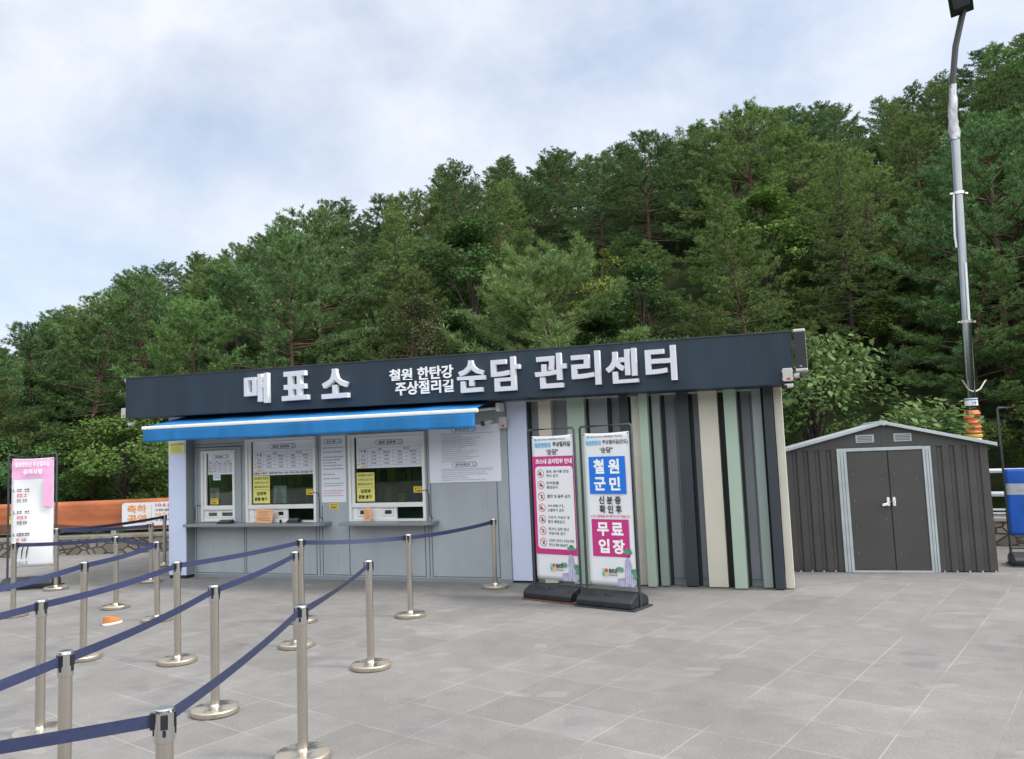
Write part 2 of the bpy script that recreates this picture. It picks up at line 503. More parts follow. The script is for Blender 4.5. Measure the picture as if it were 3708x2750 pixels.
# ------------------------------------------------------------------ mesh builder
class MB:
    def __init__(s):
        s.v, s.f, s.m, s.sm = [], [], [], []
    def add(s, vs, fs, mi=0, smooth=False):
        k = len(s.v)
        s.v += [tuple(x) for x in vs]
        for f in fs:
            s.f.append(tuple(i + k for i in f)); s.m.append(mi); s.sm.append(smooth)
        return s
    def box(s, x0, x1, y0, y1, z0, z1, mi=0):
        return s.add([(x0, y0, z0), (x1, y0, z0), (x1, y1, z0), (x0, y1, z0), (x0, y0, z1), (x1, y0, z1), (x1, y1, z1), (x0, y1, z1)],
                     [(0, 3, 2, 1), (4, 5, 6, 7), (0, 1, 5, 4), (1, 2, 6, 5), (2, 3, 7, 6), (3, 0, 4, 7)], mi)
    def hexa(s, p, mi=0):
        return s.add(p, [(0, 3, 2, 1), (4, 5, 6, 7), (0, 1, 5, 4), (1, 2, 6, 5), (2, 3, 7, 6), (3, 0, 4, 7)], mi)
    def tube(s, pts, rad, n=12, mi=0, caps=True, smooth=True):
        pts = [Vector(p) for p in pts]
        if not hasattr(rad, '__len__'):
            rad = [rad] * len(pts)
        vs, fs = [], []
        ref = None
        for i, p in enumerate(pts):
            d = (pts[min(i + 1, len(pts) - 1)] - pts[max(i - 1, 0)]).normalized()
            if ref is None:
                ref = Vector((1, 0, 0)) if abs(d.x) < 0.9 else Vector((0, 1, 0))
            a = d.cross(ref).normalized(); bb = d.cross(a)
            ref = bb.cross(d) if False else ref
            for j in range(n):
                t = 2 * math.pi * j / n
                vs.append(p + (a * math.cos(t) + bb * math.sin(t)) * rad[i])
        for i in range(len(pts) - 1):
            for j in range(n):
                k = (j + 1) % n
                fs.append((i * n + j, i * n + k, (i + 1) * n + k, (i + 1) * n + j))
        s.add(vs, fs, mi, smooth)
        if caps:
            s.add(vs[:n], [tuple(range(n))], mi)
            s.add(vs[-n:], [tuple(reversed(range(n)))], mi)
        return s
    def lathe(s, prof, n=32, mi=0, cx=0, cy=0, smooth=True):
        # prof [(r,z)...]; sharp corners get split
        for (r0, z0), (r1, z1) in zip(prof[:-1], prof[1:]):
            vs = []
            for r, z in ((r0, z0), (r1, z1)):
                vs += [(cx + r * math.cos(2 * math.pi * j / n), cy + r * math.sin(2 * math.pi * j / n), z) for j in range(n)]
            s.add(vs, [(j, (j + 1) % n, n + (j + 1) % n, n + j) for j in range(n)], mi, smooth)
        return s
    def prism(s, poly, y0, y1, mi=0):
        # polygon in XZ extruded along Y
        n = len(poly)
        vs = [(x, y0, z) for x, z in poly] + [(x, y1, z) for x, z in poly]
        fs = [tuple(range(n)), tuple(reversed(range(n, 2 * n)))] + [(i, n + i, n + (i + 1) % n, (i + 1) % n) for i in range(n)]
        return s.add(vs, fs, mi)
    def build(s, name, mats, parent=None, bevel=0.0, loc=None, rotz=None):
        me = bpy.data.meshes.new(name)
        me.from_pydata(s.v, [], s.f)
        if not isinstance(mats, (list, tuple)):
            mats = [mats]
        for m in mats:
            me.materials.append(MT[m])
        me.polygons.foreach_set('material_index', s.m)
        me.polygons.foreach_set('use_smooth', s.sm)
        me.update()
        o = bpy.data.objects.new(name, me)
        COL.objects.link(o)
        if parent: o.parent = parent
        if loc: o.location = loc
        if rotz is not None: o.rotation_euler = (0, 0, rotz)
        if bevel:
            bm = bmesh.new(); bm.from_mesh(me)
            bmesh.ops.remove_doubles(bm, verts=bm.verts, dist=1e-5)
            bmesh.ops.recalc_face_normals(bm, faces=bm.faces)
            bm.to_mesh(me); bm.free()
            b = o.modifiers.new('bevel', 'BEVEL'); b.width = bevel; b.segments = 2; b.limit_method = 'ANGLE'
            b.harden_normals = False
        return o

def tag(o, label=None, cat=None, group=None, kind=None):
    if label: o['label'] = label
    if cat: o['category'] = cat
    if group: o['group'] = group
    if kind: o['kind'] = kind
    return o
def thing(name, label, cat, loc=(0, 0, 0), rotz=0.0, group=None):
    o = bpy.data.objects.new(name, None)
    o.empty_display_size = 0.1
    COL.objects.link(o)
    o.location = loc
    o.rotation_euler = (0, 0, rotz)
    return tag(o, label, cat, group)
def copy_tree(o, parent=None):
    c = o.copy(); COL.objects.link(c)
    c.parent = parent
    for ch in list(o.children):
        copy_tree(ch, c)
    return c

# text -> 2D geometry (x right, z up), drawn facing -Y
_tc = {}
def glyphs(body, bold=0.0, depth=0.0, bev=0.0):
    key = (body, bold, depth, bev)
    if key in _tc: return _tc[key]
    c = bpy.data.curves.new('t', 'FONT')
    c.body = body; c.offset = bold; c.extrude = depth; c.bevel_depth = bev; c.resolution_u = 3
    o = bpy.data.objects.new('t', c); COL.objects.link(o)
    bpy.context.view_layer.update()
    me = bpy.data.meshes.new_from_object(o.evaluated_get(bpy.context.evaluated_depsgraph_get()))
    v = np.array([x.co[:] for x in me.vertices]); f = [tuple(p.vertices) for p in me.polygons]
    nz = [abs(p.normal.z) for p in me.polygons]
    bpy.data.objects.remove(o); bpy.data.curves.remove(c); bpy.data.meshes.remove(me)
    _tc[key] = (v, f, nz)
    return _tc[key]
def put(mb, body, x0, x1, z0, z1, y, mi=0, bold=0.02, keep=False, shear=0.0):
    """text filling the box; keep=True keeps proportions (height rules, centred unless it is too wide)"""
    v, f, nz = glyphs(body, bold)
    a, b = v.min(0), v.max(0)
    sx, sz = (x1 - x0) / (b[0] - a[0]), (z1 - z0) / (b[1] - a[1])
    if keep:
        sx = min(sx, sz)
    xo = (x0 + x1) / 2 - (b[0] - a[0]) * sx / 2
    w = [(xo + (p[0] - a[0]) * sx, y, z0 + (p[1] - a[1]) * sz + shear * (xo + (p[0] - a[0]) * sx - x0)) for p in v]
    mb.add(w, f, mi)
def fine_lines(mb, x0, x1, z0, z1, n, y, mi=0, h=0.5, seed=1, ragged=0.5, indent=0.0):
    """rows of illegibly small print: short word-length strokes"""
    rr = random.Random(seed)
    st = (z1 - z0) / n
    for i in range(n):
        z = z1 - st * (i + 0.5)
        xe = x0 + (x1 - x0) * (1 - ragged * rr.random() ** 1.5)
        x = x0 + (indent if i else 0)
        while x < xe:
            w = rr.uniform(0.02, 0.06) * (0.6 + st * 14)
            w2 = min(w, xe - x)
            k = x
            while k < x + w2:
                cw = st * h * rr.uniform(0.55, 0.9)
                hh = st * h * rr.uniform(0.36, 0.5)
                mb.add([(k, y, z - hh), (k + cw * .8, y, z - hh), (k + cw * .8, y, z - hh * .45), (k, y, z - hh * .45)], [(0, 1, 2, 3)], mi)
                mb.add([(k, y, z + hh * .1), (k + cw * .8, y, z + hh * .1), (k + cw * .8, y, z + hh), (k + cw * .15, y, z + hh)], [(0, 1, 2, 3)], mi)
                k += cw
            x += w + st * h * 0.7
def rect(mb, x0, x1, z0, z1, y, mi=0):
    mb.add([(x0, y, z0), (x1, y, z0), (x1, y, z1), (x0, y, z1)], [(0, 1, 2, 3)], mi)
def rrect(x0, x1, z0, z1, r, n=6):
    p = []
    for cx, cz, a0 in ((x1 - r, z1 - r, 0), (x0 + r, z1 - r, 90), (x0 + r, z0 + r, 180), (x1 - r, z0 + r, 270)):
        for i in range(n + 1):
            a = R(a0 + 90 * i / n); p.append((cx + r * math.cos(a), cz + r * math.sin(a)))
    return p
def poly(mb, pts, y, mi=0):
    mb.add([(x, y, z) for x, z in pts], [tuple(range(len(pts)))], mi)
def outline(mb, pts, w, y, mi=0):
    c = np.mean(np.array(pts), 0)
    n = len(pts)
    P = np.array(pts)
    T = np.roll(P, -1, 0) - np.roll(P, 1, 0)
    T /= np.linalg.norm(T, axis=1)[:, None] + 1e-9
    Nn = np.stack([T[:, 1], -T[:, 0]], 1)
    A, B = P + Nn * w / 2, P - Nn * w / 2
    vs = [(x, y, z) for x, z in A] + [(x, y, z) for x, z in B]
    mb.add(vs, [(i, (i + 1) % n, n + (i + 1) % n, n + i) for i in range(n)], mi)
def circle(cx, cz, r, n=24):
    return [(cx + r * math.cos(2 * math.pi * i / n), cz + r * math.sin(2 * math.pi * i / n)) for i in range(n)]

# ------------------------------------------------------------------ ground and terrain
g = MB()
g.add([(-400, -200, 0), (400, -200, 0), (400, 600, 0), (-400, 600, 0)], [(0, 1, 2, 3)])
tag(g.build('ground', 'paving'), kind='structure')

SKY = [(-60, .06), (-40, .078), (-32.7, .141), (-28.79, .187), (-26.17, .222), (-21.41, .254), (-15.98, .292), (-13.13, .317), (-6.58, .337), (-3.83, .378), (3.25, .377),
       (9.67, .397), (14.92, .412), (19.92, .417), (24.82, .393), (28.45, .405), (31.59, .412), (34.31, .44), (45, .48), (60, .48)]
def elev(az):
    return float(np.interp(az, [a for a, _ in SKY], [e for _, e in SKY]))
WALL = [(-40, 17.2), (-11, 17.12), (-6.5, 17.03), (2.5, 15.75), (7.45, 13.0), (12, 10.3), (30, 2)]
def wall_r(az):
    d = Vector((math.sin(R(az)), math.cos(R(az))))
    for (x0, y0), (x1, y1) in zip(WALL[:-1], WALL[1:]):
        ex_, ey_ = x1 - x0, y1 - y0
        den = d.x * ey_ - d.y * ex_
        if abs(den) < 1e-9: continue
        t = (x0 * ey_ - y0 * ex_) / den
        u = (x0 * d.y - y0 * d.x) / den
        if t > 0 and -1e-6 <= u <= 1 + 1e-6: return t
    return 17.0
RIDGE = 60.0
def hill(az, r):
    r0 = wall_r(az) + 0.45
    G = max(0.5, CH + RIDGE * elev(az) - 5.6)
    u = (r - r0) / (RIDGE - r0)
    if u < 0: return -0.3
    if u > 1: return G * max(0.0, 1 - max(0, u - 1.5) * 0.5)
    return G * (0.35 * u + 0.65 * u * u * (3 - 2 * u)) + 0.05
h = MB()
AZ = [-62 + 2 * i for i in range(63)]
vs, fs = [], []
rng = np.random.default_rng(3)
nr = 26
for a in AZ:
    r0 = wall_r(a) + 0.45
    for j in range(nr):
        r = r0 - 0.01 + (150 - r0) * (j / (nr - 1)) ** 1.6
        z = hill(a, r) + (rng.normal() * 0.12 if j > 1 else 0)
        vs.append((r * math.sin(R(a)), r * math.cos(R(a)), z))
for i in range(len(AZ) - 1):
    for j in range(nr - 1):
        fs.append((i * nr + j, (i + 1) * nr + j, (i + 1) * nr + j + 1, i * nr + j + 1))
h.add(vs, fs, 0, True)
tag(h.build('hill', 'hill_soil'), kind='structure')

h = MB(); vs = []; fs = []  # unseen wooded rise behind the viewer, added for darker reflections
for i in range(61):
    a = R(95 + 170 * i / 60)
    for k, (rr, zz) in enumerate(((38, -.2), (46, 7), (56, 12), (75, 17), (110, 19), (150, -1))):
        vs.append((rr * math.sin(a), rr * math.cos(a), zz * (1 + .16 * math.sin(i * .9 + k) + .10 * math.sin(i * 2.3))))
for i in range(60):
    for k in range(5):
        fs.append((i * 6 + k, i * 6 + k + 1, (i + 1) * 6 + k + 1, (i + 1) * 6 + k))
h.add(vs, fs, 0, True)
mk('unseen_wood', (0.035, 0.055, 0.025), 0.95, spec=0.05, var=0.6, vs=.35)
tag(h.build('hill', 'unseen_wood'), kind='structure')

# ------------------------------------------------------------------ trees
def tri_mesh(name, V, F, matname):
    me = bpy.data.meshes.new(name)
    k = F.shape[1]
    me.vertices.add(len(V)); me.vertices.foreach_set('co', V.astype(np.float32).ravel())
    me.loops.add(F.size); me.loops.foreach_set('vertex_index', F.astype(np.int32).ravel())
    me.polygons.add(len(F))
    me.polygons.foreach_set('loop_start', np.arange(0, F.size, k, dtype=np.int32))
    me.polygons.foreach_set('loop_total', np.full(len(F), k, dtype=np.int32))
    me.update(calc_edges=True)
    me.materials.append(MT[matname])
    return me
def nrm(a):
    return a / (np.linalg.norm(a, axis=-1, keepdims=True) + 1e-9)
def tufts(P, D, rg, blades, Ln, Wd, spread):
    P = np.repeat(np.array(P), blades, 0); D = np.repeat(np.array(D), blades, 0)
    n = len(P)
    d = nrm(D + rg.normal(0, spread, (n, 3)))
    s = nrm(np.cross(d, np.array([0, 0, 1.0]) + rg.normal(0, .55, (n, 3)))) * (Wd * rg.uniform(.7, 1.3, (n, 1)) / 2)
    l = Ln * rg.uniform(.7, 1.25, (n, 1))
    mid = P + d * l * 0.55
    V = np.stack([P - s * .5, mid - s, P + d * l, mid + s], 1).reshape(-1, 3)
    F = np.arange(4 * n).reshape(n, 4)
    return V, F
def branch_curve(rg, p, az, el, Ln, droop, lift, n=6):
    pts = [np.array(p, float)]
    for i in range(n - 1):
        t = (i + 0.5) / (n - 1)
        e = el - droop * math.sin(t * math.pi) + lift * t * t
        a = az + rg.normal(0, .10)
        pts.append(pts[-1] + np.array([math.cos(a) * math.cos(e), math.sin(a) * math.cos(e), math.sin(e)]) * Ln / (n - 1))
    return pts
def along(pts, t):
    k = t * (len(pts) - 1); i = min(int(k), len(pts) - 2); f = k - i
    return pts[i] * (1 - f) + pts[i + 1] * f, nrm(pts[i + 1] - pts[i])
def conifer(seed, H, Rr, kind='pine', needle='needles', bark='bark_red', t0=.2, nb=42, dens=1.0, blades=16, pw=.6):
    rg = np.random.default_rng(seed)
    tb = MB()
    n = 9
    sw = rg.normal(0, .05 * H * (1 if kind == 'pine' else .15), 2)
    tr = [np.array([sw[0] * math.sin(2.2 * i / n + seed), sw[1] * math.sin(2.9 * i / n + seed * 2), H * .97 * i / (n - 1)]) for i in range(n)]
    tr = [q - np.array([tr[0][0], tr[0][1], 0]) for q in tr]
    tb.tube(tr, [(.0145 if kind == 'pine' else .010) * H * (1 - .88 * i / (n - 1)) for i in range(n)], 8)
    P, D = [], []
    az = rg.uniform(0, 6.28)
    nwh = nb / 4.4
    for i in range(nb):
        if kind == 'pine':
            wv_ = math.floor(i / 4.4)
            t = t0 + (0.985 - t0) * ((wv_ + .45 + .22 * math.sin(wv_ * 2.3 + seed)) / nwh) ** .88 + rg.normal(0, .009)
        else:
            t = t0 + (0.985 - t0) * ((i + .5) / nb) ** .9 + rg.normal(0, .008)
        t = min(t, .985)
        p, _ = along(tr, t)
        az += (1.43 if kind == 'pine' else 2.4) + rg.normal(0, .35)
        u = min(1.0, max(0.0, (t - t0) / (1 - t0)))
        if kind == 'pine':
            prof = (.72 + .28 * min(1, u / .25)) * (1 - max(0, u - .30) / .70) ** pw
            Ln = Rr * prof * rg.uniform(.62, 1.18) + .22
            el = R(-4) + R(52) * u ** 1.3 + rg.normal(0, .12)
            pts = branch_curve(rg, p, az, el, Ln, .18, .5)
        else:
            prof = (1 - u) ** .85
            Ln = Rr * prof * rg.uniform(.7, 1.15) + .15
            el = R(4) + R(35) * u ** 2 + rg.normal(0, .1)
            pts = branch_curve(rg, p, az, el, Ln, .30, .45)
        tb.tube(pts, [max(.006, .0055 * H * (Ln / Rr) * (1 - .85 * k / 5)) for k in range(6)], 4, caps=False)
        step = .155 / dens
        s = (.32 if kind == 'pine' else .18) * Ln
        side = 1
        while s < Ln:
            q, d = along(pts, min(.999, s / Ln))
            side = -side
            rem = 1 - s / Ln
            sl_ = (.24 + .55 * rem * min(1.3, Ln)) * rg.uniform(.7, 1.2) if kind == 'pine' else (.18 + .3 * rem) * rg.uniform(.7, 1.2)
            a = math.atan2(d[1], d[0]) + side * R(rg.uniform(28, 68))
            e = math.asin(max(-1, min(1, d[2]))) * .4 + (rg.uniform(-.05, .34) if kind == 'pine' else rg.uniform(-.4, .15))
            sd = np.array([math.cos(a) * math.cos(e), math.sin(a) * math.cos(e), math.sin(e)])
            ts = np.arange(.22, 1.02, (.088 if kind == 'pine' else .08) / dens / max(.25, sl_))
            for tt in ts:
                pp = q + sd * sl_ * tt + rg.normal(0, .028, 3)
                if kind == 'pine':
                    pp[2] += .10 * tt * tt * sl_
                P.append(pp)
                D.append(nrm(sd * .75 + np.array([0, 0, .55 if kind == 'pine' else .05]) + rg.normal(0, .25, 3)))
            s += step * rg.uniform(.7, 1.3)
        for tt in (.9, .95, 1.0):
            q, d = along(pts, min(.999, tt)); P.append(q); D.append(nrm(d + np.array([0, 0, .5])))
    for k in range(int(26 * dens)):   # leader and its candles
        t = rg.uniform(.9, 1.0); q, d = along(tr, min(.999, t))
        P.append(q + rg.normal(0, .07, 3)); D.append(nrm(np.array([0, 0, 1.0]) + rg.normal(0, .4, 3)))
    if kind == 'pine':
        V, F = tufts(P, D, rg, blades, rg.uniform(.15, .19), .36 / blades, .60)
    else:
        V, F = tufts(P, D, rg, 8, .12, .026, .75)
    return tri_mesh('crown', V, F, needle), tb, bark
def broadleaf(seed, H, Rr, leaf='leaves', size=.11, nleaf=9000, t0=.12, nclump=46, aspect=1.0, flat=.45, spray=False):
    rg = np.random.default_rng(seed)
    tb = MB()
    tb.tube([(0, 0, 0), (rg.normal(0, .05), rg.normal(0, .05), H * .35), (rg.normal(0, .12), rg.normal(0, .12), H * .8)], [.018 * H, .012 * H, .003 * H], 7)
    C = []
    for i in range(nclump):
        u = rg.uniform(0, 1) ** .8
        z = H * (t0 + (1 - t0) * u)
        prof = math.sin(math.pi * min(1, .18 + .80 * u)) ** .7
        a = rg.uniform(0, 6.28); rr = Rr * prof * math.sqrt(rg.uniform(.12, 1))
        c = np.array([rr * math.cos(a), rr * math.sin(a) * aspect, z * .96])
        C.append((c, (.16 + .22 * rg.uniform()) * Rr * .9))
        tb.tube([(0, 0, z * .55), tuple(c * np.array([.5, .5, 1]) * np.array([1, 1, .86])), tuple(c)], [.006 * H, .004 * H, .0018 * H], 4, caps=False)
    w = np.array([r * r for _, r in C]); w /= w.sum()
    idx = rg.choice(len(C), nleaf, p=w)
    cen = np.array([C[i][0] for i in idx]); rad = np.array([C[i][1] for i in idx])[:, None]
    d = nrm(rg.normal(0, 1, (nleaf, 3)))
    p = cen + d * rad * np.array([1, 1, .62]) * rg.uniform(.35, 1.08, (nleaf, 1)) ** .6
    outw = nrm(p - np.array([0, 0, H * .35]))
    nn = nrm(outw * .6 + np.array([0, 0, flat]) + rg.normal(0, .42, (nleaf, 3)))
    dirn = nrm(np.cross(nn, rg.normal(0, 1, (nleaf, 3))))
    if spray:
        dirn = nrm(outw * np.array([1, 1, .1]) + rg.normal(0, .35, (nleaf, 3)) - np.array([0, 0, .25]))
    sd = nrm(np.cross(nn, dirn))
    l = size * rg.uniform(.6, 1.3, (nleaf, 1)); wd = l * (.30 if spray else .36)
    mid = p + dirn * l * .5
    V = np.stack([p, mid - sd * wd + nn * l * .04, p + dirn * l - nn * l * .10, mid + sd * wd + nn * l * .04], 1).reshape(-1, 3)
    F = np.arange(4 * nleaf).reshape(nleaf, 4)
    return tri_mesh('crown', V, F, leaf), tb, 'bark'

PROTO = {}
def proto(key, name, H, res):
    crown, tb, bark = res
    root = bpy.data.objects.new(name, None)
    root.empty_display_size = .2
    c = bpy.data.objects.new('crown', crown)
    PROTO[key] = dict(name=name, H=H, crown=crown, tb=tb, bark=bark, trunk=None)
PH = 8.0
for i, (rr, t0, nb, nm, dn, pw) in enumerate([(3.1, .08, 60, 'needles', 1.0, .6), (2.8, .10, 60, 'needles', 1.0, .95), (3.3, .05, 64, 'needles_blue', 1.0, .7),
                                          (2.5, .12, 60, 'needles', 1.05, 1.05), (3.0, .22, 54, 'needles_blue', 1.0, .6), (2.7, .05, 64, 'needles', 1.0, .9)]):
    proto('pine%d' % i, 'pine_tree', PH, conifer(11 + i * 7, PH, rr, 'pine', nm, 'bark_red', t0, nb, dn, 16, pw))
proto('hero', 'pine_tree', 5.6, conifer(101, 5.6, 3.1, 'pine', 'needles_pale', 'bark_red', .08, 56, 1.1, 20))
proto('larch0', 'larch_tree', 10.0, conifer(201, 10.0, 2.5, 'larch', 'needles_larch', 'bark', .16, 110, 1.0))
proto('larch1', 'larch_tree', 9.0, conifer(217, 9.0, 1.9, 'larch', 'needles_larch', 'bark', .08, 104, 1.0))
proto('broad0', 'broadleaf_tree', 6.0, broadleaf(301, 6.0, 1.9, 'leaves', .13, 9000))
proto('broad1', 'broadleaf_tree', 6.0, broadleaf(307, 6.0, 2.1, 'leaves_dark', .13, 10000))
proto('broad2', 'broadleaf_tree', 6.0, broadleaf(311, 6.0, 1.5, 'leaves_yellow', .12, 6500))
proto('broad3', 'broadleaf_tree', 6.0, broadleaf(313, 6.0, 1.6, 'leaves_dull', .085, 12000, t0=.05))
proto('bush0', 'leafy_bush', 2.6, broadleaf(401, 2.6, 1.7, 'leaves', .075, 10000, t0=.02, nclump=34))
proto('bush1', 'leafy_bush', 2.6, broadleaf(405, 2.6, 1.8, 'leaves_dark', .075, 10000, t0=.02, nclump=34))
proto('bush2', 'leafy_bush', 3.6, broadleaf(409, 3.6, 2.1, 'leaves_pale', .115, 15000, t0=.03, nclump=60, flat=.9, spray=True))

def plant(key, x, y, z, height, label, cat, group=None, rot=None, wide=1.0, name=None):
    pr = PROTO[key]
    s = height / pr['H']
    o = bpy.data.objects.new(name or pr['name'], None)
    o.empty_display_size = .2
    COL.objects.link(o)
    o.location = (x, y, z - .08)
    o.rotation_euler = (0, 0, rot if rot is not None else random.uniform(0, 6.28))
    o.scale = (s * wide, s * wide, s)
    tag(o, label, cat, group)
    if pr['trunk'] is None:
        t = pr['tb'].build('trunk', pr['bark'], o); pr['trunk'] = t.data
    else:
        t = bpy.data.objects.new('trunk', pr['trunk']); COL.objects.link(t); t.parent = o
    c = bpy.data.objects.new('crown', pr['crown']); COL.objects.link(c); c.parent = o
    return o
def polar(az, r):
    return r * math.sin(R(az)), r * math.cos(R(az))
occupied = []
sight = []
def special(key, az, r, height, label, cat, wide=1.0, rot=None, dz=0.0, clear=1.6):
    x, y = polar(az, r)
    occupied.append((x, y, clear))
    sight.append((az, r, math.degrees(clear * .95 / r)))
    height = min(height, CH + r * elev(az) * .985 - hill(az, r))
    return plant(key, x, y, hill(az, r) + dz, height, label, cat, None, rot, wide)
special('hero', 3.4, 22.0, 5.9, 'broad rounded light green pine standing right behind the sign board, topmost branches spreading wide', 'pine tree', 1.05, 0.6, clear=3.2)
special('pine2', -15.6, 24.5, 7.2, 'tall bushy pine with bare dark limbs rising above the first three big sign letters', 'pine tree', 1.0, 1.0, clear=2.6)
special('pine5', 16.6, 22.5, 6.2, 'full bluish green pine standing behind the right end of the sign board', 'pine tree', 1.1, 2.2, clear=2.8)
special('pine4', 10.2, 37, 6.9, 'dark pine with a bare reddish trunk halfway up the hill above the sign', 'pine tree', 1.15, 0.3, clear=3)
special('larch0', 23.3, 26.0, 7.6, 'feathery pale larch with a thin straight trunk left of the street lamp', 'larch tree', 1.0, clear=2.4)
special('pine2', 31.8, 22.5, 7.4, 'dark spreading pine right of the street lamp pole at the photo edge', 'pine tree', 1.0, clear=2.4)
special('broad2', 6.6, 28.0, 5.2, 'yellow green broadleaf tree glowing behind the rounded pine', 'broadleaf tree', .95, clear=2.0)
special('broad1', -2.6, 27.0, 6.4, 'very dark broadleaf tree in the gap between two pines above the sign', 'broadleaf tree', 1.1, clear=2.0)
special('broad3', -6.3, 21.0, 5.3, 'greyish small leaved tree behind the middle of the sign board', 'broadleaf tree', .85, clear=1.8)
special('broad1', 9.4, 25.0, 4.8, 'dark glossy broadleaf tree just right of the rounded pine', 'broadleaf tree', 1.0, clear=1.8)
special('bush2', 20.6, 15.3, 3.85, 'large pale green bush overhanging the roof of the metal shed', 'bush', 1.0, clear=1.8)
special('pine0', -22.0, 23.0, 5.6, 'loose pine with a leaning bare limb above the left end of the sign board', 'pine tree', 1.1, clear=2.2)
special('bush0', -25.8, 21.2, 2.8, 'bright green bush behind the orange banner fence', 'bush', 1.1, clear=1.4)
special('broad3', -21.2, 19.6, 3.0, 'dull brownish green bush beside the blue pillar of the ticket office', 'bush', .8, clear=1.3)

rg = random.Random(21)
r = 0.0
ring = 0
cnt = 0
for ring, dr in enumerate((3.2, 6.4, 10.0, 14.0, 18.5, 23.5, 29.0, 35.0, 41.5, 47.0)):
    az = -47.0
    while az < 47:
        r0 = wall_r(az)
        rr = r0 + dr + rg.uniform(-1.1, 1.1)
        sp_ = 2.45 + .026 * rr
        if rr > RIDGE + 6: rr = RIDGE + 6
        x, y = polar(az, rr)
        daz = math.degrees(sp_ / rr) * rg.uniform(.8, 1.2)
        z = hill(az, rr)
        top = CH + rr * elev(az) * (rg.uniform(.92, 1.0) if ring < 6 else rg.uniform(.955, 1.005))
        hmax = top - z
        hh = min(rg.uniform(5.2, 8.4) if ring > 0 else rg.uniform(4.6, 7.2), hmax)
        ok = all((x - a) ** 2 + (y - b) ** 2 > c * c for a, b, c in occupied)
        if any(rr < b - .5 and abs(az - a) < c for a, b, c in sight): ok = False
        if ok and hh > 2.2:
            k = rg.random()
            if ring <= 1 and k < .12: key = rg.choice(['broad0', 'broad1', 'broad3'])
            elif k < .08 and ring < 5: key = rg.choice(['broad0', 'broad1'])
            elif k > .86 and az > -20: key = rg.choice(['larch0', 'larch1'])
            else: key = 'pine%d' % rg.randrange(6)
            g_ = {'pine': 'pines covering the hillside', 'larch': 'larches between the pines on the hillside', 'broad': 'broadleaf trees between the pines'}[key.rstrip('0123456789')]
            lb = {'pine': 'green pine, one of the many that cover the hillside', 'larch': 'slender feathery larch standing between the hillside pines', 'broad': 'leafy broadleaf tree standing between the hillside pines'}[key.rstrip('0123456789')]
            wd = rg.uniform(.92, 1.2) * (1.12 if hh < 6 else 1.0)
            plant(key, x, y, z, hh, lb, {'pine': 'pine tree', 'larch': 'larch tree', 'broad': 'broadleaf tree'}[key.rstrip('0123456789')], g_, rg.uniform(0, 6.28), wd)
            cnt += 1
        az += daz
# low growth filling the slope between the taller trees
az_step = 0
for rr0 in (20.5, 24.5, 29, 34.5, 41, 48.5, 57):
    az = -44 + 3 * rg.random()
    while az < 45:
        rr = rr0 + rg.uniform(-1.3, 1.3)
        if rr > wall_r(az) + 3.2:
            x, y = polar(az, rr)
            z = hill(az, rr)
            hh = min(rg.uniform(2.4, 4.0), (CH + rr * elev(az)) * .97 - z)
            if all((x - a) ** 2 + (y - b) ** 2 > (c * .45) ** 2 for a, b, c in occupied) and hh > 1.2:
                k = rg.random()
                key = 'broad1' if k < .28 else 'broad0' if k < .45 else 'broad3' if k < .55 else 'pine2' if k < .75 else 'pine5'
                if key[0] == 'p':
                    plant(key, x, y, z, hh * 1.15, 'low young pine filling a gap between the taller hillside pines', 'pine tree', 'young pines in the gaps of the hillside wood', rg.uniform(0, 6.28), 1.35)
                else:
                    plant(key, x, y, z, hh, 'low leafy tree of the undergrowth on the hillside', 'broadleaf tree', 'undergrowth trees on the hillside', rg.uniform(0, 6.28), 1.3)
        az += math.degrees(4.0 / rr) * rg.uniform(.8, 1.25)
az = -42.0
while az < 44:
    rr = wall_r(az) + 2.9 + rg.uniform(0, .8)
    x, y = polar(az, rr)
    if all((x - a) ** 2 + (y - b) ** 2 > (c * .6) ** 2 for a, b, c in occupied):
        hh = rg.uniform(1.3, 2.5)
        plant(rg.choice(['bush0', 'bush1', 'bush1']), x, y, hill(az, rr), hh, 'leafy green bush in the row at the foot of the hill', 'bush', 'bushes along the foot of the hill', rg.uniform(0, 6.28))
    az += math.degrees(1.9 / rr) * rg.uniform(.8, 1.25)
print('TREES', cnt)

# ------------------------------------------------------------------ low stone wall and rail fence
def seg_wall(p, q, name, label, ht):
    d = Vector((q[0] - p[0], q[1] - p[1], 0)); Ln = d.length; a = math.atan2(d.y, d.x)
    t = thing(name, label, 'wall', (p[0], p[1], 0), a)
    b = MB().box(0, Ln, 0, .38, 0, ht - .06)
    b.build('masonry', 'rubble', t)
    c = MB()
    x = 0
    while x < Ln - .05:
        x2 = min(Ln, x + 1.0)
        c.box(x + .004, x2 - .004, -.03, .41, ht - .06, ht); x = x2
    c.build('coping', 'cope', t, bevel=.008)
mk('cope', (0.33, 0.31, 0.27), 0.85, var=.25, vs=6, bump=.3, bs=30)
seg_wall(WALL[1], WALL[2], 'stone_wall', 'low rubble stone wall under the orange banner at the left', .385)
seg_wall((-18, 17.2), WALL[1], 'stone_wall', 'low rubble stone wall running out of the photo on the left', .385)
seg_wall(WALL[2], WALL[3], 'stone_wall', 'low stone wall hidden behind the ticket office', .40)
seg_wall(WALL[3], WALL[4], 'stone_wall', 'low stone wall hidden behind the metal shed', .42)
seg_wall(WALL[4], WALL[5], 'stone_wall', 'low rubble stone wall seen between the shed and the blue tarpaulin frame', .44)
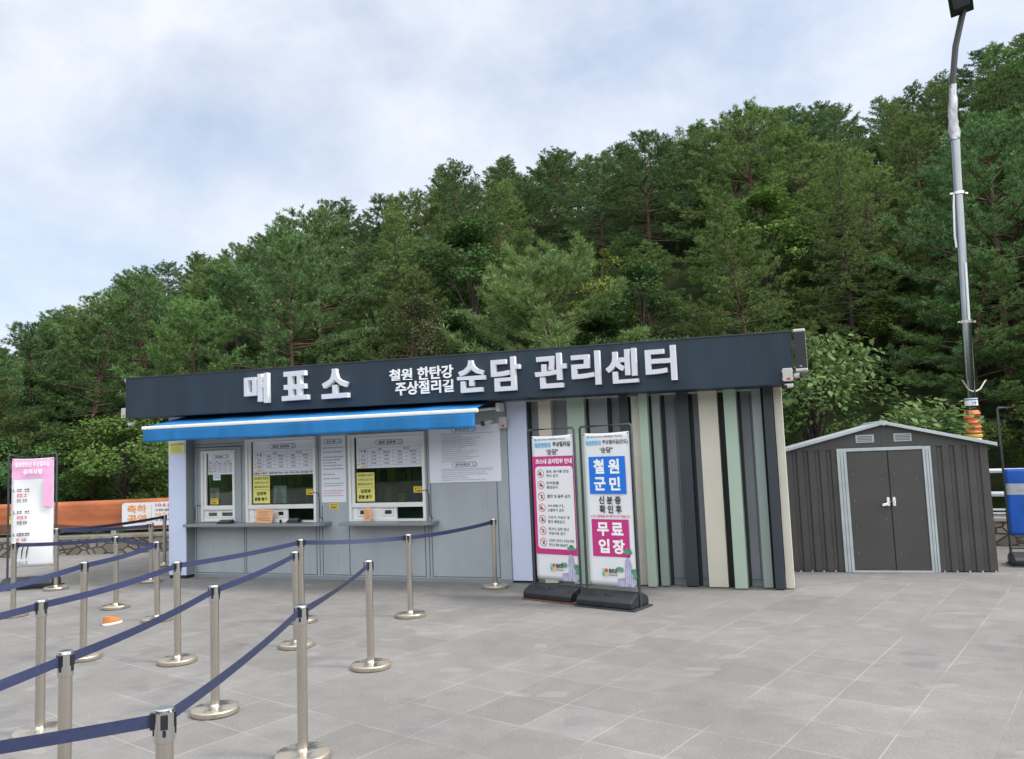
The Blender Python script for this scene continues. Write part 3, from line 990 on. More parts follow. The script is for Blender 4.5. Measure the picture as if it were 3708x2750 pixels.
def rails(p, q, name, label, zb, zs):
    d = Vector((q[0] - p[0], q[1] - p[1], 0)); Ln = d.length; a = math.atan2(d.y, d.x)
    t = thing(name, label, 'railing', (p[0], p[1], 0), a)
    for z, r_ in zs:
        MB().tube([(0, .2, z), (Ln, .2, z)], r_, 12).build('rail', 'rail_white', t)
    x = .4
    while x < Ln:
        MB().box(x - .045, x + .045, .16, .24, zb, zs[0][0] + .02).build('rail_post', 'rail_white', t, bevel=.006)
        x += 2.0
rails(WALL[4], WALL[5], 'metal_railing', 'white pipe railing on the stone wall right of the shed', .44, [(1.17, .036), (.80, .041), (.55, .018), (.49, .018)])
rails((-18, 17.2), WALL[1], 'metal_railing', 'pipe railing beyond the left photo edge', .385, [(1.06, .035), (.72, .035), (.48, .018)])
rails(WALL[1], WALL[2], 'metal_railing', 'pipe railing carrying the long orange banner', .385, [(1.06, .035), (.72, .035), (.48, .018)])
# orange banner on that railing
bn = thing('fence_banner', 'long orange and white event banner tied along the railing at the left', 'banner', (-12.6, 17.02, 0), R(-.9))
b = MB()
nx = 48
vs = []
for i in range(nx + 1):
    x = 7.0 * i / nx
    for j in range(7):
        z = .50 + .62 * j / 6
        vs.append((x, .012 * math.sin(x * 3.1 + z * 4) + .006 * math.sin(x * 9), z))
b.add(vs, [(i * 7 + j, (i + 1) * 7 + j, (i + 1) * 7 + j + 1, i * 7 + j + 1) for i in range(nx) for j in range(6)], 0, True)
o = b.build('sheet', 'banner_orange', bn)
so_ = o.modifiers.new('thick', 'SOLIDIFY'); so_.thickness = .002
b = MB()
b.prism([(0, .52), (3.6, .52), (3.6, .60), (2.4, .72), (1.2, .66), (0, .76)], -.034, -.028, 0)
b.prism([(4.35 + x, z) for x, z in rrect(0, 2.6, .56, 1.045, .06)], -.034, -.028, 1)
b.build('printed_field', ['banner_brown', 'banner_white'], bn)
b = MB()
put(b, '축하', 4.46, 4.87, .83, 1.0, -.037, 0, .03)
put(b, '공연', 4.46, 4.87, .625, .80, -.037, 0, .03)
put(b, '10.6.(목)', 5.06, 5.52, .93, 1.02, -.037, 1, .02)
put(b, '10.7.(금)', 5.06, 5.52, .735, .825, -.037, 0, .02)
fine_lines(b, 5.06, 6.6, .845, .905, 1, -.037, 2, .8, 4, .1)
fine_lines(b, 5.06, 6.6, .645, .71, 1, -.037, 2, .8, 9, .1)
rect(b, 4.965, 4.972, .64, 1.0, -.037, 0)
put(b, '축제', 1.95, 2.45, .66, .88, -.037, 3, .04)
put(b, '10월', 2.0, 2.3, .92, .99, -.037, 3, .02)
b.build('lettering', ['ink_orange', 'ink_red', 'ink', 'ink_yellow'], bn)

# ------------------------------------------------------------------ ticket office (local frame: x along front, y into the building)
BA = R(-20.3)
BO = Vector((-5.24, 13.13, 0))
ex = Vector((math.cos(BA), math.sin(BA), 0)); ey = Vector((-math.sin(BA), math.cos(BA), 0))
def bl(x, y, z=0.0):
    return tuple(BO + ex * x + ey * y + Vector((0, 0, z)))
TO = thing('ticket_office', 'grey ticket office with a long dark sign fascia and coloured vertical fins', 'ticket office', tuple(BO), BA)
def ftop(x): return 3.235 - .0147 * (x + .87)
def fbot(x): return 2.580 - .0122 * (x + .87)
# walls with three openings
OP = [(.165, .835, .875, 2.005), (1.042, 2.345, .85, 2.157), (2.92, 4.195, .86, 2.145)]
w = MB()
xs = [-.0] + [v for o_ in OP for v in (o_[0], o_[1])] + [5.47]
for i in range(0, len(xs), 2):
    w.box(xs[i], xs[i + 1], 0, .12, .0, 2.60)
for x0, x1, z0, z1 in OP:
    w.box(x0, x1, 0, .12, 0, z0); w.box(x0, x1, 0, .12, z1, 2.60)
w.box(-.30, 0, .05, .12, 0, 2.6)
w.box(-.30, -.2, .12, 2.7, 0, 2.6); w.box(8.76, 8.86, .27, 2.7, 0, 2.45); w.box(-.2, 8.76, 2.6, 2.7, 0, 2.45)
w.build('wall', 'wall_grey', TO)
MB().box(5.47, 9.02, .14, .26, 0, 2.56).build('recessed_wall', 'wall_recess', TO)
j = MB()
for x, z0, z1 in ((1.035, .06, .81), (2.385, .06, 2.2), (2.44, .06, 1.1), (2.905, .06, .81), (4.225, .06, 2.3), (4.27, .06, 1.39), (5.30, .06, 1.39), (1.0, .06, .81), (.055, .06, .81), (2.33, .06, .81), (4.16, .06, .81)):
    j.box(x - .006, x + .006, -.003, .002, z0, z1)
for x0, x1, z in ((.055, 1.0, .07), (1.04, 2.33, .07), (2.44, 2.88, .07), (2.91, 4.16, .07), (4.27, 5.30, .07), (0, .986, 2.068), (0.0, .986, 2.11)):
    j.box(x0, x1, -.0035, .002, z - .005, z + .005)
j.build('panel_joint', 'joint', TO)
pj = MB()
for x in (5.98, 6.64, 7.56, 7.80, 8.58, 8.75):
    pj.box(x - .006, x + .006, .136, .142, .08, 2.45)
pj.box(5.77, 9.0, .135, .142, .075, .085)
pj.build('panel_joint', 'joint', TO)
df = MB()   # frame of the small window's panel
df.box(.055, .085, -.02, .0, .86, 2.05); df.box(.925, .955, -.02, 0, .86, 2.05); df.box(.085, .925, -.02, 0, 2.02, 2.05)
df.build('window_surround', 'wall_grey', TO, bevel=.004)
MB().box(0.02, 5.46, -.012, 0, 0, .05).build('plinth', 'wall_recess', TO)
# interior
it = MB()
it.box(-.19, 5.4, 1.75, 1.8, 0, 2.5); it.box(-.19, 5.4, .13, 1.75, .0, .02); it.box(-.19, 5.4, .13, 1.75, 2.47, 2.5)
it.box(-.2, -.19, .13, 1.75, 0, 2.5); it.box(5.38, 5.4, .13, 1.75, 0, 2.5)
it.build('interior', 'interior', TO)
sh = MB()
for z in (1.0, 1.35, 1.7):
    sh.box(.2, 5.2, 1.45, 1.75, z, z + .03)
for x in (.2, 1.4, 2.6, 3.8, 5.17):
    sh.box(x, x + .03, 1.45, 1.75, .02, 2.1)
rr_ = random.Random(3)
for z in (1.03, 1.38, 1.73):
    x = .25
    while x < 5.0:
        wdt = rr_.uniform(.05, .16)
        sh.box(x, x + wdt, 1.48, 1.70, z, z + rr_.uniform(.12, .28), rr_.choice([1, 2, 3, 4, 1]))
        x += wdt + rr_.uniform(.005, .12)
sh.build('interior_shelving', ['shelf_green', 'shelf_green', 'tarp_blue', 'paper_yellow', 'paper'], TO)
MB().box(.0, 5.3, .12, .55, .80, .845).build('interior_desk', 'wall_recess', TO)
# pillars
p = MB().box(-.335, .015, -.19, .05, .05, 2.60); p.build('pillar', 'pillar_blue', TO, bevel=.006)
MB().box(.0152, .019, -.183, -.002, .06, 2.58).build('pillar_side', 'fin_grey', TO)
MB().box(-.325, .005, -.18, .05, 0, .05).build('pillar_foot', 'fin_black', TO)
MB().box(5.475, 5.765, .02, .14, .03, 2.56).build('pillar', 'pillar_blue', TO, bevel=.006)
MB().box(5.765, 5.80, .06, .14, .0, 2.56).build('pillar_edge', 'fin_black', TO)
# fins
FINS = [('beige', 5.95, 6.13, 0.0), ('green', 6.375, 6.617, -.05), ('grey', 6.665, 6.915, .03), ('navy', 7.09, 7.215, -.02), ('beige', 7.245, 7.36, 0.0), ('green', 7.375, 7.485, -.13), ('sage', 7.525, 7.63, -.04),
        ('navy', 7.845, 8.0, -.03), ('beige', 8.13, 8.365, -.06), ('green', 8.45, 8.60, -.13), ('sage', 8.785, 8.895, -.03), ('navy', 8.925, 9.035, -.12), ('beige', 9.045, 9.14, -.05)]
for cn, x0, x1, y in FINS:
    MB().box(x0, x1, y, .139, .012, 2.56).build('fin', 'fin_' + cn, TO, bevel=.003)
for x0, x1, y in ((6.617, 6.662, .06), (7.487, 7.523, .06), (7.218, 7.243, .05), (8.367, 8.448, .05), (8.897, 8.923, .03), (7.632, 7.665, .08), (8.602, 8.635, .08), (6.917, 6.95, .07), (8.002, 8.03, .08)):
    MB().box(x0, x1, y, .139, .012, 2.55).build('black_channel', 'fin_black', TO)  # thin black channel strips between the fins
# fascia and roof
xa, xb = -.87, 9.305
fa = MB()
fa.hexa([(xa, -.55, fbot(xa)), (xb, -.55, fbot(xb)), (xb, -.02, fbot(xb)), (xa, -.02, fbot(xa)), (xa, -.55, ftop(xa)), (xb, -.55, ftop(xb)), (xb, -.02, ftop(xb)), (xa, -.02, ftop(xa))])
fascia = fa.build('sign_fascia', 'navy_panel', TO, bevel=.005)
sm_ = MB()
for x in (1.17, 3.2, 5.46, 7.35):
    sm_.box(x - .002, x + .002, -.5515, -.549, fbot(x) + .01, ftop(x) - .01)
sm_.build('seam', 'fin_navy', fascia)
tr_ = MB()
tr_.hexa([(xa - .02, -.56, ftop(xa)), (xb + .015, -.56, ftop(xb)), (xb + .015, -.30, ftop(xb) + .004), (xa - .02, -.30, ftop(xa) + .004),
          (xa - .02, -.56, ftop(xa) + .016), (xb + .015, -.56, ftop(xb) + .016), (xb + .015, -.30, ftop(xb) + .02), (xa - .02, -.30, ftop(xa) + .02)])
tr_.build('roof_flashing', 'black_metal', TO)
ro = MB()
ro.hexa([(-1.05, -.02, 3.05), (9.0, -.02, 2.95), (9.0, 2.9, 2.8), (-1.05, 2.9, 2.9), (-1.05, -.02, 3.23), (9.0, -.02, 3.06), (9.0, 2.9, 2.92), (-1.05, 2.9, 3.04)])
ro.hexa([(-.3, 0, 2.56), (8.86, 0, 2.44), (8.86, 2.7, 2.44), (-.3, 2.7, 2.56), (-.3, -.0, 3.05), (8.86, 0, 2.95), (8.86, 2.7, 2.82), (-.3, 2.7, 2.9)])
ro.build('roof', 'roof_sheet', TO)
MB().prism([(-1.14, 3.20), (-.86, 3.20), (-.86, 3.255), (-1.16, 3.285)], -.30, -.02).build('roof_corner', 'galv', TO)
# channel letters
LET = [('매', 1.525, 1.953, 2.667, 3.128, .078), ('표', 2.199, 2.646, 2.675, 3.115, .078), ('소', 2.883, 3.321, 2.662, 3.10, .078),
       ('순', 5.026, 5.430, 2.614, 3.056, .07), ('담', 5.521, 5.930, 2.601, 3.062, .07), ('관', 6.136, 6.560, 2.597, 3.058, .07),
       ('리', 6.632, 7.010, 2.602, 3.046, .07), ('센', 7.080, 7.490, 2.598, 3.040, .07), ('터', 7.587, 7.966, 2.594, 3.036, .07),
       ('철원', 3.965, 4.32, 2.852, 3.026, .022), ('한탄강', 4.405, 4.945, 2.846, 3.028, .022), ('주상절리길', 4.055, 4.945, 2.640, 2.828, .022)]
for ch, x0, x1, z0, z1, dp in LET:
    v, f, nz = glyphs(ch, .022 if dp > .05 else .018, .3, .004)
    a, b_ = v.min(0), v.max(0)
    x1b = x1
    P_ = [(x0 + (q[0] - a[0]) / (b_[0] - a[0]) * (x1b - x0), -.553 - dp * (q[2] - a[2]) / (b_[2] - a[2]), z0 + (q[1] - a[1]) / (b_[1] - a[1]) * (z1 - z0)) for q in v]
    lm = MB()
    lm.add(P_, f, 0)
    lm.m = [0 if z > .9 else 1 for z in nz]
    lm.build('sign_letter', ['letter_face', 'letter_side'] if dp > .05 else ['ink_white', 'letter_side'], fascia)
# counters
def counter(x0, x1, z):
    pts = []
    pl = [(x0, 0), (x0, -.27), (x0 + .03, -.30), (x1 - .12, -.30), (x1 - .04, -.27), (x1, -.20), (x1, 0)]
    n = len(pl)
    m = MB()
    m.add([(x, y, z - .042) for x, y in pl] + [(x, y, z) for x, y in pl], [tuple(reversed(range(n))), tuple(range(n, 2 * n))] + [(i, (i + 1) % n, n + (i + 1) % n, n + i) for i in range(n)])
    m.build('counter', 'counter', TO, bevel=.006)
counter(.02, 2.60, .858); counter(2.895, 4.39, .860)
# windows
def window(x0, x1, z0, z1, slots, dark, jamb):
    t_ = .045
    fr_ = MB()
    fr_.box(x0, x0 + t_, -.025, .10, z0, z1); fr_.box(x1 - t_, x1, -.025, .10, z0, z1)
    fr_.box(x0 + t_, x1 - t_, -.025, .10, z1 - t_, z1); fr_.box(x0 + t_, x1 - t_, -.025, .10, z0, z0 + .03)
    fr_.box(x0 + t_, x1 - t_, -.02, .09, 1.062, 1.128)
    if jamb: fr_.box(x0 + t_, x0 + t_ + .05, -.005, .09, 1.128, z1 - t_)
    W_ = fr_.build('window', 'white_frame', TO, bevel=.004)
    rb = MB()
    rb.box(x0 + t_ + .001, x0 + t_ + .006 + (.05 if jamb else 0), -.004, .08, 1.13, z1 - t_ - .002)
    xg = x0 + t_ + (.05 if jamb else 0)
    MB().box(xg, x1 - t_, .035, .041, 1.128, z1 - t_).build('pane', 'glass', W_)
    gk = MB()
    gk.box(xg, xg + .012, .02, .034, 1.128, z1 - t_); gk.box(xg + .012, x1 - t_, .02, .034, 1.128, 1.136); gk.box(x1 - t_ - .01, x1 - t_, .02, .034, 1.136, z1 - t_)
    gk.build('gasket', 'fin_black', W_)
    pn = MB()
    a0, a1 = x0 + t_, (dark[0] if dark else x1 - t_)
    zs_ = [z0 + .03, 1.062]
    prev = a0
    for s0, s1 in slots:
        pn.box(prev, s0, .012, .05, zs_[0], zs_[1]); pn.box(s0, s1, .012, .05, zs_[0], .957); pn.box(s0, s1, .012, .05, 1.016, zs_[1])
        prev = s1
    pn.box(prev, a1, .012, .05, zs_[0], zs_[1])
    pn.build('sliding_panel', 'white_paint', W_, bevel=.003)
    sp_m = MB()
    for s0, s1 in slots:
        sp_m.box(s0 + .004, s1 - .004, .030, .035, .96, 1.013)
        outline(sp_m, [(s0 - .03, .93), (s1 + .03, .93), (s1 + .03, 1.04), (s0 - .03, 1.04)], .006, .010, 1)
    sp_m.build('speaking_slot', ['glass', 'joint'], W_)
    return W_
W1 = window(*OP[0], [(.285, .46), (.545, .77)], None, True)
W2 = window(*OP[1], [(1.215, 1.32), (1.62, 1.73)], (1.80, 2.29), True)
W3 = window(*OP[2], [(3.08, 3.195), (3.50, 3.62)], (3.70, 4.14), True)

# printed sheets on the windows and walls (each its own thing, hung on the office)
def sheet(name, label, cat, x0, x1, z0, z1, y, matname, th=.003):
    t = thing(name, label, cat, bl(x0, y, z0), BA)
    MB().box(0, x1 - x0, 0, th, 0, z1 - z0).build('paper', matname, t)
    return t
def title(mb, x0, x1, z0, z1, s, y=-.002, ib=1, it_=0):
    outline(mb, rrect(x0, x1, z0, z1, (z1 - z0) * .48), .006, y, ib)
    rr0 = (z1 - z0) * .5
    put(mb, s, x0 + .05, x1 - .11, z0 + (z1 - z0) * .2, z1 - (z1 - z0) * .2, y, it_, .03)
    outline(mb, circle(x1 - rr0 * 1.05, (z0 + z1) / 2, rr0 * .95, 16), .006, y, ib)
    poly(mb, [(x1 - rr0 * 1.5, (z0 + z1) / 2 - .004), (x1 - rr0 * 1.1, (z0 + z1) / 2 - .016), (x1 - rr0 * .6, (z0 + z1) / 2 + .018), (x1 - rr0 * 1.1, (z0 + z1) / 2)], y, ib)
INK = ['ink', 'ink_blue', 'ink_red', 'ink_grey', 'sticker_yellow']
def price_sheet(label, x0, x1, z0, z1, ttl, ty, full=True):
    t = sheet('price_sheet', label, 'price sheet', x0, x1, z0, z1, .026, 'paper')
    wv, hv = x1 - x0, z1 - z0
    m = MB()
    Y = -.002
    title(m, wv * ty[0], wv * ty[1], hv * .745, hv * .90, ttl, Y)
    gx = [.045, .15 if full else .17, .40, .575, .78, .965]
    gx = [.045, .17, .36, .56, .76, .96]
    zt = [hv * .655, hv * .555, hv * .455, hv * .34, hv * .22, hv * .09]
    def hl(z, a, b): rect(m, wv * a, wv * b, z - .0015, z + .0015, Y, 3)
    hl(zt[0], gx[0], gx[5]); hl(zt[1], gx[1], gx[5])
    for z in zt[2:]: hl(z, gx[0], gx[5])
    for k in (0, 1, 3, 5): rect(m, wv * gx[k] - .0015, wv * gx[k] + .0015, zt[5], zt[0], Y, 3)
    for k in (2, 4): rect(m, wv * gx[k] - .001, wv * gx[k] + .001, zt[5], zt[1], Y, 3)
    rows = [['성 인', '10,000원', '5,000원', '5,000원', '2,000원'], ['청소년', '4,000원', '2,000원', '2,000원', '1,000원'], ['어린이', '3,000원', '1,000원', '1,500원', '1,000원']]
    def cell(s, a, b, z1_, z0_, mi, bd=.025):
        px, pz = (b - a) * .14 * wv, (z1_ - z0_) * .24
        put(m, s, a * wv + px, b * wv - px, z0_ + pz, z1_ - pz, Y - .001, mi, bd, keep=True)
    cell('구 분', gx[0], gx[1], zt[0], zt[2], 0)
    cell('일반인', gx[1], gx[3], zt[0], zt[1], 0); cell('할인 대상', gx[3], gx[5], zt[0], zt[1], 0)
    for k, s in enumerate(['입장료', '상품권지급', '입장료', '상품권지급']): cell(s, gx[k + 1], gx[k + 2], zt[1], zt[2], 0)
    for i_, rw in enumerate(rows):
        for k, s in enumerate(rw):
            cell(s, gx[k], gx[k + 1], zt[2 + i_], zt[3 + i_], 0 if k == 0 else (2 if i_ == 0 else 3))
    rect(m, 0, wv * .05, zt[4] + .01, zt[4] + .026, Y - .001, 4); rect(m, 0, wv * .05, zt[5] + .008, zt[5] + .024, Y - .001, 4)
    rect(m, wv * .06, wv * .165, hv * .015, hv * .06, Y - .001, 4)
    m.build('lettering', INK, t)
price_sheet('white group price sheet inside the small left window', .262, .788, 1.62, 1.965, '단체 입장료', (.20, .80))
price_sheet('white price sheet at the top of the middle window', 1.155, 2.298, 1.645, 2.108, '일반 입장료', (.285, .70))
price_sheet('white price sheet at the top of the right window', 3.04, 4.148, 1.637, 2.095, '일반 입장료', (.30, .71))
t = sheet('notice_strip', 'pale strip of printed text across the middle window under its price sheet', 'notice', 1.155, 2.298, 1.582, 1.642, .024, 'paper')
m = MB(); put(m, '상품권 사용처 : 철원군에 있는 식당, 카페, 마트, (편의점) 택시', .01, 1.13, .012, .048, -.002, 0, .03); m.build('lettering', 'ink', t)
t = sheet('notice_strip', 'small white slip hanging below the group price sheet in the left window', 'notice', .374, .52, 1.53, 1.615, .024, 'paper')
m = MB(); put(m, '안내', .03, .12, .03, .06, -.002, 0, .02); m.build('lettering', 'ink_grey', t)
def yellow_pair(x0, x1, la, lb):
    t = sheet('yellow_notice', la, 'notice', x0, x1, 1.362, 1.575, .022, 'paper_yellow')
    wv = x1 - x0
    m = MB()
    for s, z, mi in (('경로할인 대상자', .155, 0), ('신분증 없으시면', .09, 1), ('일반요금 입니다', .025, 0)):
        put(m, s, .02, wv - .02, z, z + .036, -.002, mi, .02)
    m.build('lettering', ['ink', 'leaf_print'], t)
    t = sheet('yellow_notice', lb, 'notice', x0, x1, 1.148, 1.358, .022, 'paper_yellow')
    m = MB()
    put(m, '입장후', wv * .22, wv * .8, .125, .18, -.002, 0, .04); put(m, '환불 불가', wv * .1, wv * .84, .04, .095, -.002, 0, .04)
    m.build('lettering', 'ink', t)
yellow_pair(1.155, 1.473, 'upper yellow notice in the middle window', 'lower yellow no refund notice in the middle window')
yellow_pair(3.035, 3.338, 'upper yellow notice in the right window', 'lower yellow no refund notice in the right window')
def sticker(label, x, z, y):
    t = sheet('warning_sticker', label, 'sticker', x, x + .15, z, z + .088, y, 'sticker_yellow')
    m = MB(); put(m, '음 주 자', .02, .13, .05, .078, -.002, 0, .03); put(m, '입장불가', .02, .13, .010, .04, -.002, 0, .03); m.build('lettering', 'ink', t)
sticker('small yellow warning sticker at the bottom of the small left window', .325, 1.148, .024)
sticker('small yellow warning sticker at the right side of the middle window', 2.142, 1.264, .024)
sticker('small yellow warning sticker on the wall under the narrow notice', 2.573, 1.045, -.004)
sticker('small yellow warning sticker at the right side of the right window', 3.985, 1.262, .024)
# narrow notice
t = sheet('wall_notice', 'narrow white notice between the middle and right windows', 'notice', 2.440, 2.868, 1.146, 2.15, -.006, 'paper', .005)
m = MB(); title(m, .055, .37, .885, .945, '준수 사항', -.002)
for z0, z1, n, sd, rg_ in ((.80, .84, 1, 1, .5), (.735, .775, 1, 2, .1), (.53, .70, 4, 3, .4), (.48, .52, 1, 4, .05), (.40, .44, 1, 5, .9), (.335, .375, 1, 6, .3), (.23, .30, 2, 7, .2), (.08, .19, 3, 8, .2)):
    fine_lines(m, .03, .40, z0, z1, n, -.002, 2 if sd == 8 else 0, .42, sd, rg_)
m.build('lettering', INK, t)
# big notice
t = sheet('wall_notice', 'large white notice board right of the windows below the awning end', 'notice', 4.272, 5.375, 1.395, 2.20, -.012, 'paper', .010)
m = MB()
title(m, .365, .745, .715, .785, '입장료 할인 대상자 안내', -.002); title(m, .36, .74, .215, .28, '입장 및 이용 제한 안내', -.002)
fine_lines(m, .18, 1.02, .675, .70, 1, -.002, 3, .5, 1, .02); fine_lines(m, .20, .80, .29, .665, 14, -.002, 3, .42, 2, .5)
fine_lines(m, .18, 1.0, .155, .20, 2, -.002, 3, .5, 3, .05); fine_lines(m, .19, .9, .02, .15, 5, -.002, 3, .45, 4, .5)
m.build('lettering', INK, t)
t = sheet('yellow_notice', 'yellow safety notice stuck on the blue pillar under the awning', 'notice', -.31, -.005, 1.978, 2.16, -.196, 'paper_yellow')
m = MB(); fine_lines(m, .02, .28, .135, .172, 1, -.002, 0, .8, 1, .0); fine_lines(m, .03, .27, .02, .125, 5, -.002, 3, .4, 2, .3); m.build('lettering', INK, t)
t = sheet('paper_sheet', 'sheet of orange printed paper leaning on the counter below the middle window', 'paper', 1.285, 1.60, .862, 1.075, -.11, 'paper_orange')
t.rotation_euler = (R(-8), R(3), BA)
m = MB(); fine_lines(m, .04, .28, .10, .19, 4, -.002, 0, .35, 3, .3); fine_lines(m, .04, .28, .03, .09, 2, -.002, 0, .5, 5, .1); m.build('lettering', ['rust'], t)
t = sheet('paper_sheet', 'narrow orange paper standing on the counter below the right window', 'paper', 3.215, 3.335, .864, 1.065, -.10, 'paper_orange')
t.rotation_euler = (R(-5), 0, BA)
m = MB(); fine_lines(m, .015, .1, .03, .17, 5, -.002, 0, .35, 8, .3); m.build('lettering', ['rust'], t)
def inner_poster(x0, x1, z0, z1, lab, mi):
    t = sheet('window_poster', lab, 'poster', x0, x1, z0, z1, .07, 'tarp_grey')
    m = MB(); wv, hv = x1 - x0, z1 - z0
    poly(m, [(wv * .15, 0.004), (wv * .75, .004), (wv * .62, hv * .7), (wv * .4, hv * .93), (wv * .22, hv * .6)], -.002, 0)
    rect(m, wv * .3, wv * .6, hv * .3, hv * .55, -.003, 1)
    m.build('print', [mi, 'ink_grey'], t)
inner_poster(1.505, 1.745, 1.14, 1.415, 'grey poster with a purple print inside the middle window', 'ink_purple')
inner_poster(.27, .452, 1.14, 1.41, 'grey poster with a red print inside the small left window', 'ink_red')
# things on the counters
def counter_item(label, x, y, w_, d_, h_, name='card_reader', cat='card reader'):
    t = thing(name, label, cat, bl(x, y, .862), BA + R(8))
    m = MB(); m.hexa([(0, 0, 0), (w_, 0, 0), (w_, d_, 0), (0, d_, 0), (.01, .01, h_ * .35), (w_ - .01, .01, h_ * .35), (w_ - .01, d_ - .01, h_), (.01, d_ - .01, h_)])
    m.build('body', 'black_plastic', t, bevel=.006)
    m = MB(); m.add([(.02, .03, h_ * .45), (w_ - .02, .03, h_ * .45), (w_ - .02, d_ * .55, h_ * .74), (.02, d_ * .55, h_ * .74)], [(0, 1, 2, 3)])
    for v_ in range(len(m.v)): m.v[v_] = (m.v[v_][0], m.v[v_][1], m.v[v_][2] + .004)
    m.build('keypad', 'joint', t)
counter_item('black card reader on the counter below the middle window', 1.93, -.22, .20, .14, .07)
counter_item('flat black card tray on the counter below the small left window', .66, -.26, .24, .15, .055, 'card_tray', 'tray')
t = thing('pen_cup', 'small black cup on the counter next to the card reader', 'cup', bl(1.80, -.16, .858), BA)
MB().lathe([(0, 0), (.017, 0), (.019, .05), (.016, .05), (.014, .004), (0, .004)], 14).build('cup', 'black_plastic', t)
# cables beside the windows
def cable(label, pts):
    o = MB().tube([Vector(bl(*q)) for q in pts], .006, 6).build('cable', 'black_metal'); tag(o, label, 'cable')
cable('thin cable hanging left of the small window', [(.17, -.03, 1.13), (.09, -.02, 1.14), (.045, -.02, 1.10), (.05, -.02, .98), (.03, -.02, .90)])
cable('thin cable hanging between the middle window and the narrow notice', [(2.30, -.03, 1.30), (2.38, -.02, 1.29), (2.40, -.02, 1.2), (2.405, -.02, 1.02), (2.41, -.02, .93), (2.46, -.02, .90)])
cable('thin cable hanging right of the right window', [(4.14, -.03, 1.29), (4.22, -.02, 1.30), (4.25, -.02, 1.22), (4.25, -.02, 1.0), (4.255, -.02, .93), (4.30, -.02, .89)])
# awning
AW = thing('awning', 'blue fabric awning with a white front bar over the ticket windows', 'awning', bl(0, 0, 0), BA)
yf = -.86
def az_(x): return 2.388 - .0058 * (x + .2)
fb = MB()
nx, ny = 44, 8
vs = []
for i in range(nx + 1):
    for k in range(ny + 1):
        u = i / nx; v_ = k / ny
        x = -.06 + (5.30 + .06) * u + v_ * (-.12 + .20 * u)
        y = -.13 + (yf + .13) * v_
        zb_ = 2.575 - .0085 * (x + .1)
        z = zb_ + (az_(x) + .018 - zb_) * v_ - .010 * math.sin(math.pi * v_) * (.8 + .3 * math.sin(x * 2.3)) + .004 * math.sin(x * 7)
        vs.append((x, y, z))
fb.add(vs, [(i * (ny + 1) + k, (i + 1) * (ny + 1) + k, (i + 1) * (ny + 1) + k + 1, i * (ny + 1) + k + 1) for i in range(nx) for k in range(ny)], 0, True)
o = fb.build('fabric', 'awning_blue', AW); q = o.modifiers.new('t', 'SOLIDIFY'); q.thickness = .004
MB().hexa([(-.20, yf - .035, az_(-.2) - .03), (5.42, yf - .035, az_(5.42) - .03), (5.42, yf + .02, az_(5.42) - .03), (-.20, yf + .02, az_(-.2) - .03),
           (-.20, yf - .035, az_(-.2) + .022), (5.42, yf - .035, az_(5.42) + .022), (5.42, yf + .02, az_(5.42) + .022), (-.20, yf + .02, az_(-.2) + .022)]).build('front_bar', 'white_paint', AW, bevel=.014)
vl = MB(); vs = []
nx, nz_ = 90, 5
for i in range(nx + 1):
    x = -.175 + 5.555 * i / nx
    for k in range(nz_ + 1):
        v_ = k / nz_
        flare = max(0, (x - 4.9)) * .12 * v_ if x > 4.9 else 0
        vs.append((x, yf - .022 - .010 * v_ * math.sin(x * 4.3) - .004 * v_ * math.sin(x * 13) - flare * .5, az_(x) - .028 - .196 * v_ + .006 * v_ * math.sin(x * 2.1)))
vl.add(vs, [(i * (nz_ + 1) + k, (i + 1) * (nz_ + 1) + k, (i + 1) * (nz_ + 1) + k + 1, i * (nz_ + 1) + k + 1) for i in range(nx) for k in range(nz_)], 0, True)
o = vl.build('valance', 'awning_blue', AW); q = o.modifiers.new('t', 'SOLIDIFY'); q.thickness = .003
MB().hexa([(-.02, -.13, 2.46), (5.42, -.13, 2.42), (5.42, -.002, 2.42), (-.02, -.002, 2.46), (-.02, -.13, 2.56), (5.42, -.13, 2.51), (5.42, -.002, 2.51), (-.02, -.002, 2.56)]).build('cassette', 'soffit_dark', AW, bevel=.01)
for xx in (.35, 5.36):
    MB().tube([(xx, -.12, 2.44 - .006 * xx), (xx - .55 if xx > 2 else xx + .55, -.50, 2.40 - .006 * xx), (xx, yf, az_(xx) - .01)], .02, 8).build('arm', 'white_paint', AW)
MB().box(5.40, 5.46, -.20, -.02, 2.36, 2.48).build('bracket', 'white_paint', AW, bevel=.008)
for xx in (.55, 2.2, 2.6):
    MB().box(xx, xx + .12, -.21, -.16, 2.50 - .008 * xx, 2.53 - .008 * xx).build('bracket', 'joint', AW, bevel=.004)
# cameras, control boxes, loudspeaker
def control_box(label, x, y, z, w_=.11, hgt=.16):
    t = thing('control_box', label, 'control box', bl(x, y, z), BA)
    MB().box(0, w_, 0, .08, 0, hgt).build('case', 'grey_plastic', t, bevel=.008)
    m = MB()
    for zz in (.03, hgt - .04):
        m.box(-.008, .0, .01, .05, zz, zz + .02); m.box(w_, w_ + .008, .01, .05, zz, zz + .02)
    m.build('latch', 'grey_plastic', t)
    m = MB(); rect(m, w_ * .38, w_ * .75, hgt * .12, hgt * .32, -.002, 0); m.build('red_label', 'ink_red', t)
def cctv(label, x, y, z, dx, dz=-.05, body='grey_plastic', ln_=.15):
    t = thing('security_camera', label, 'camera', bl(x, y, z), BA)
    d = Vector((dx, -.8, dz)).normalized() * ln_
    MB().tube([d * .0, d * .75], .028, 14).build('housing', body, t)
    MB().tube([d * .75, d], [.034, .034], 14).build('hood', 'black_plastic', t)
    MB().tube([d * .05, Vector((0, .06, .01)), Vector((.0, .12, .03))], .013, 8).build('bracket', body, t)
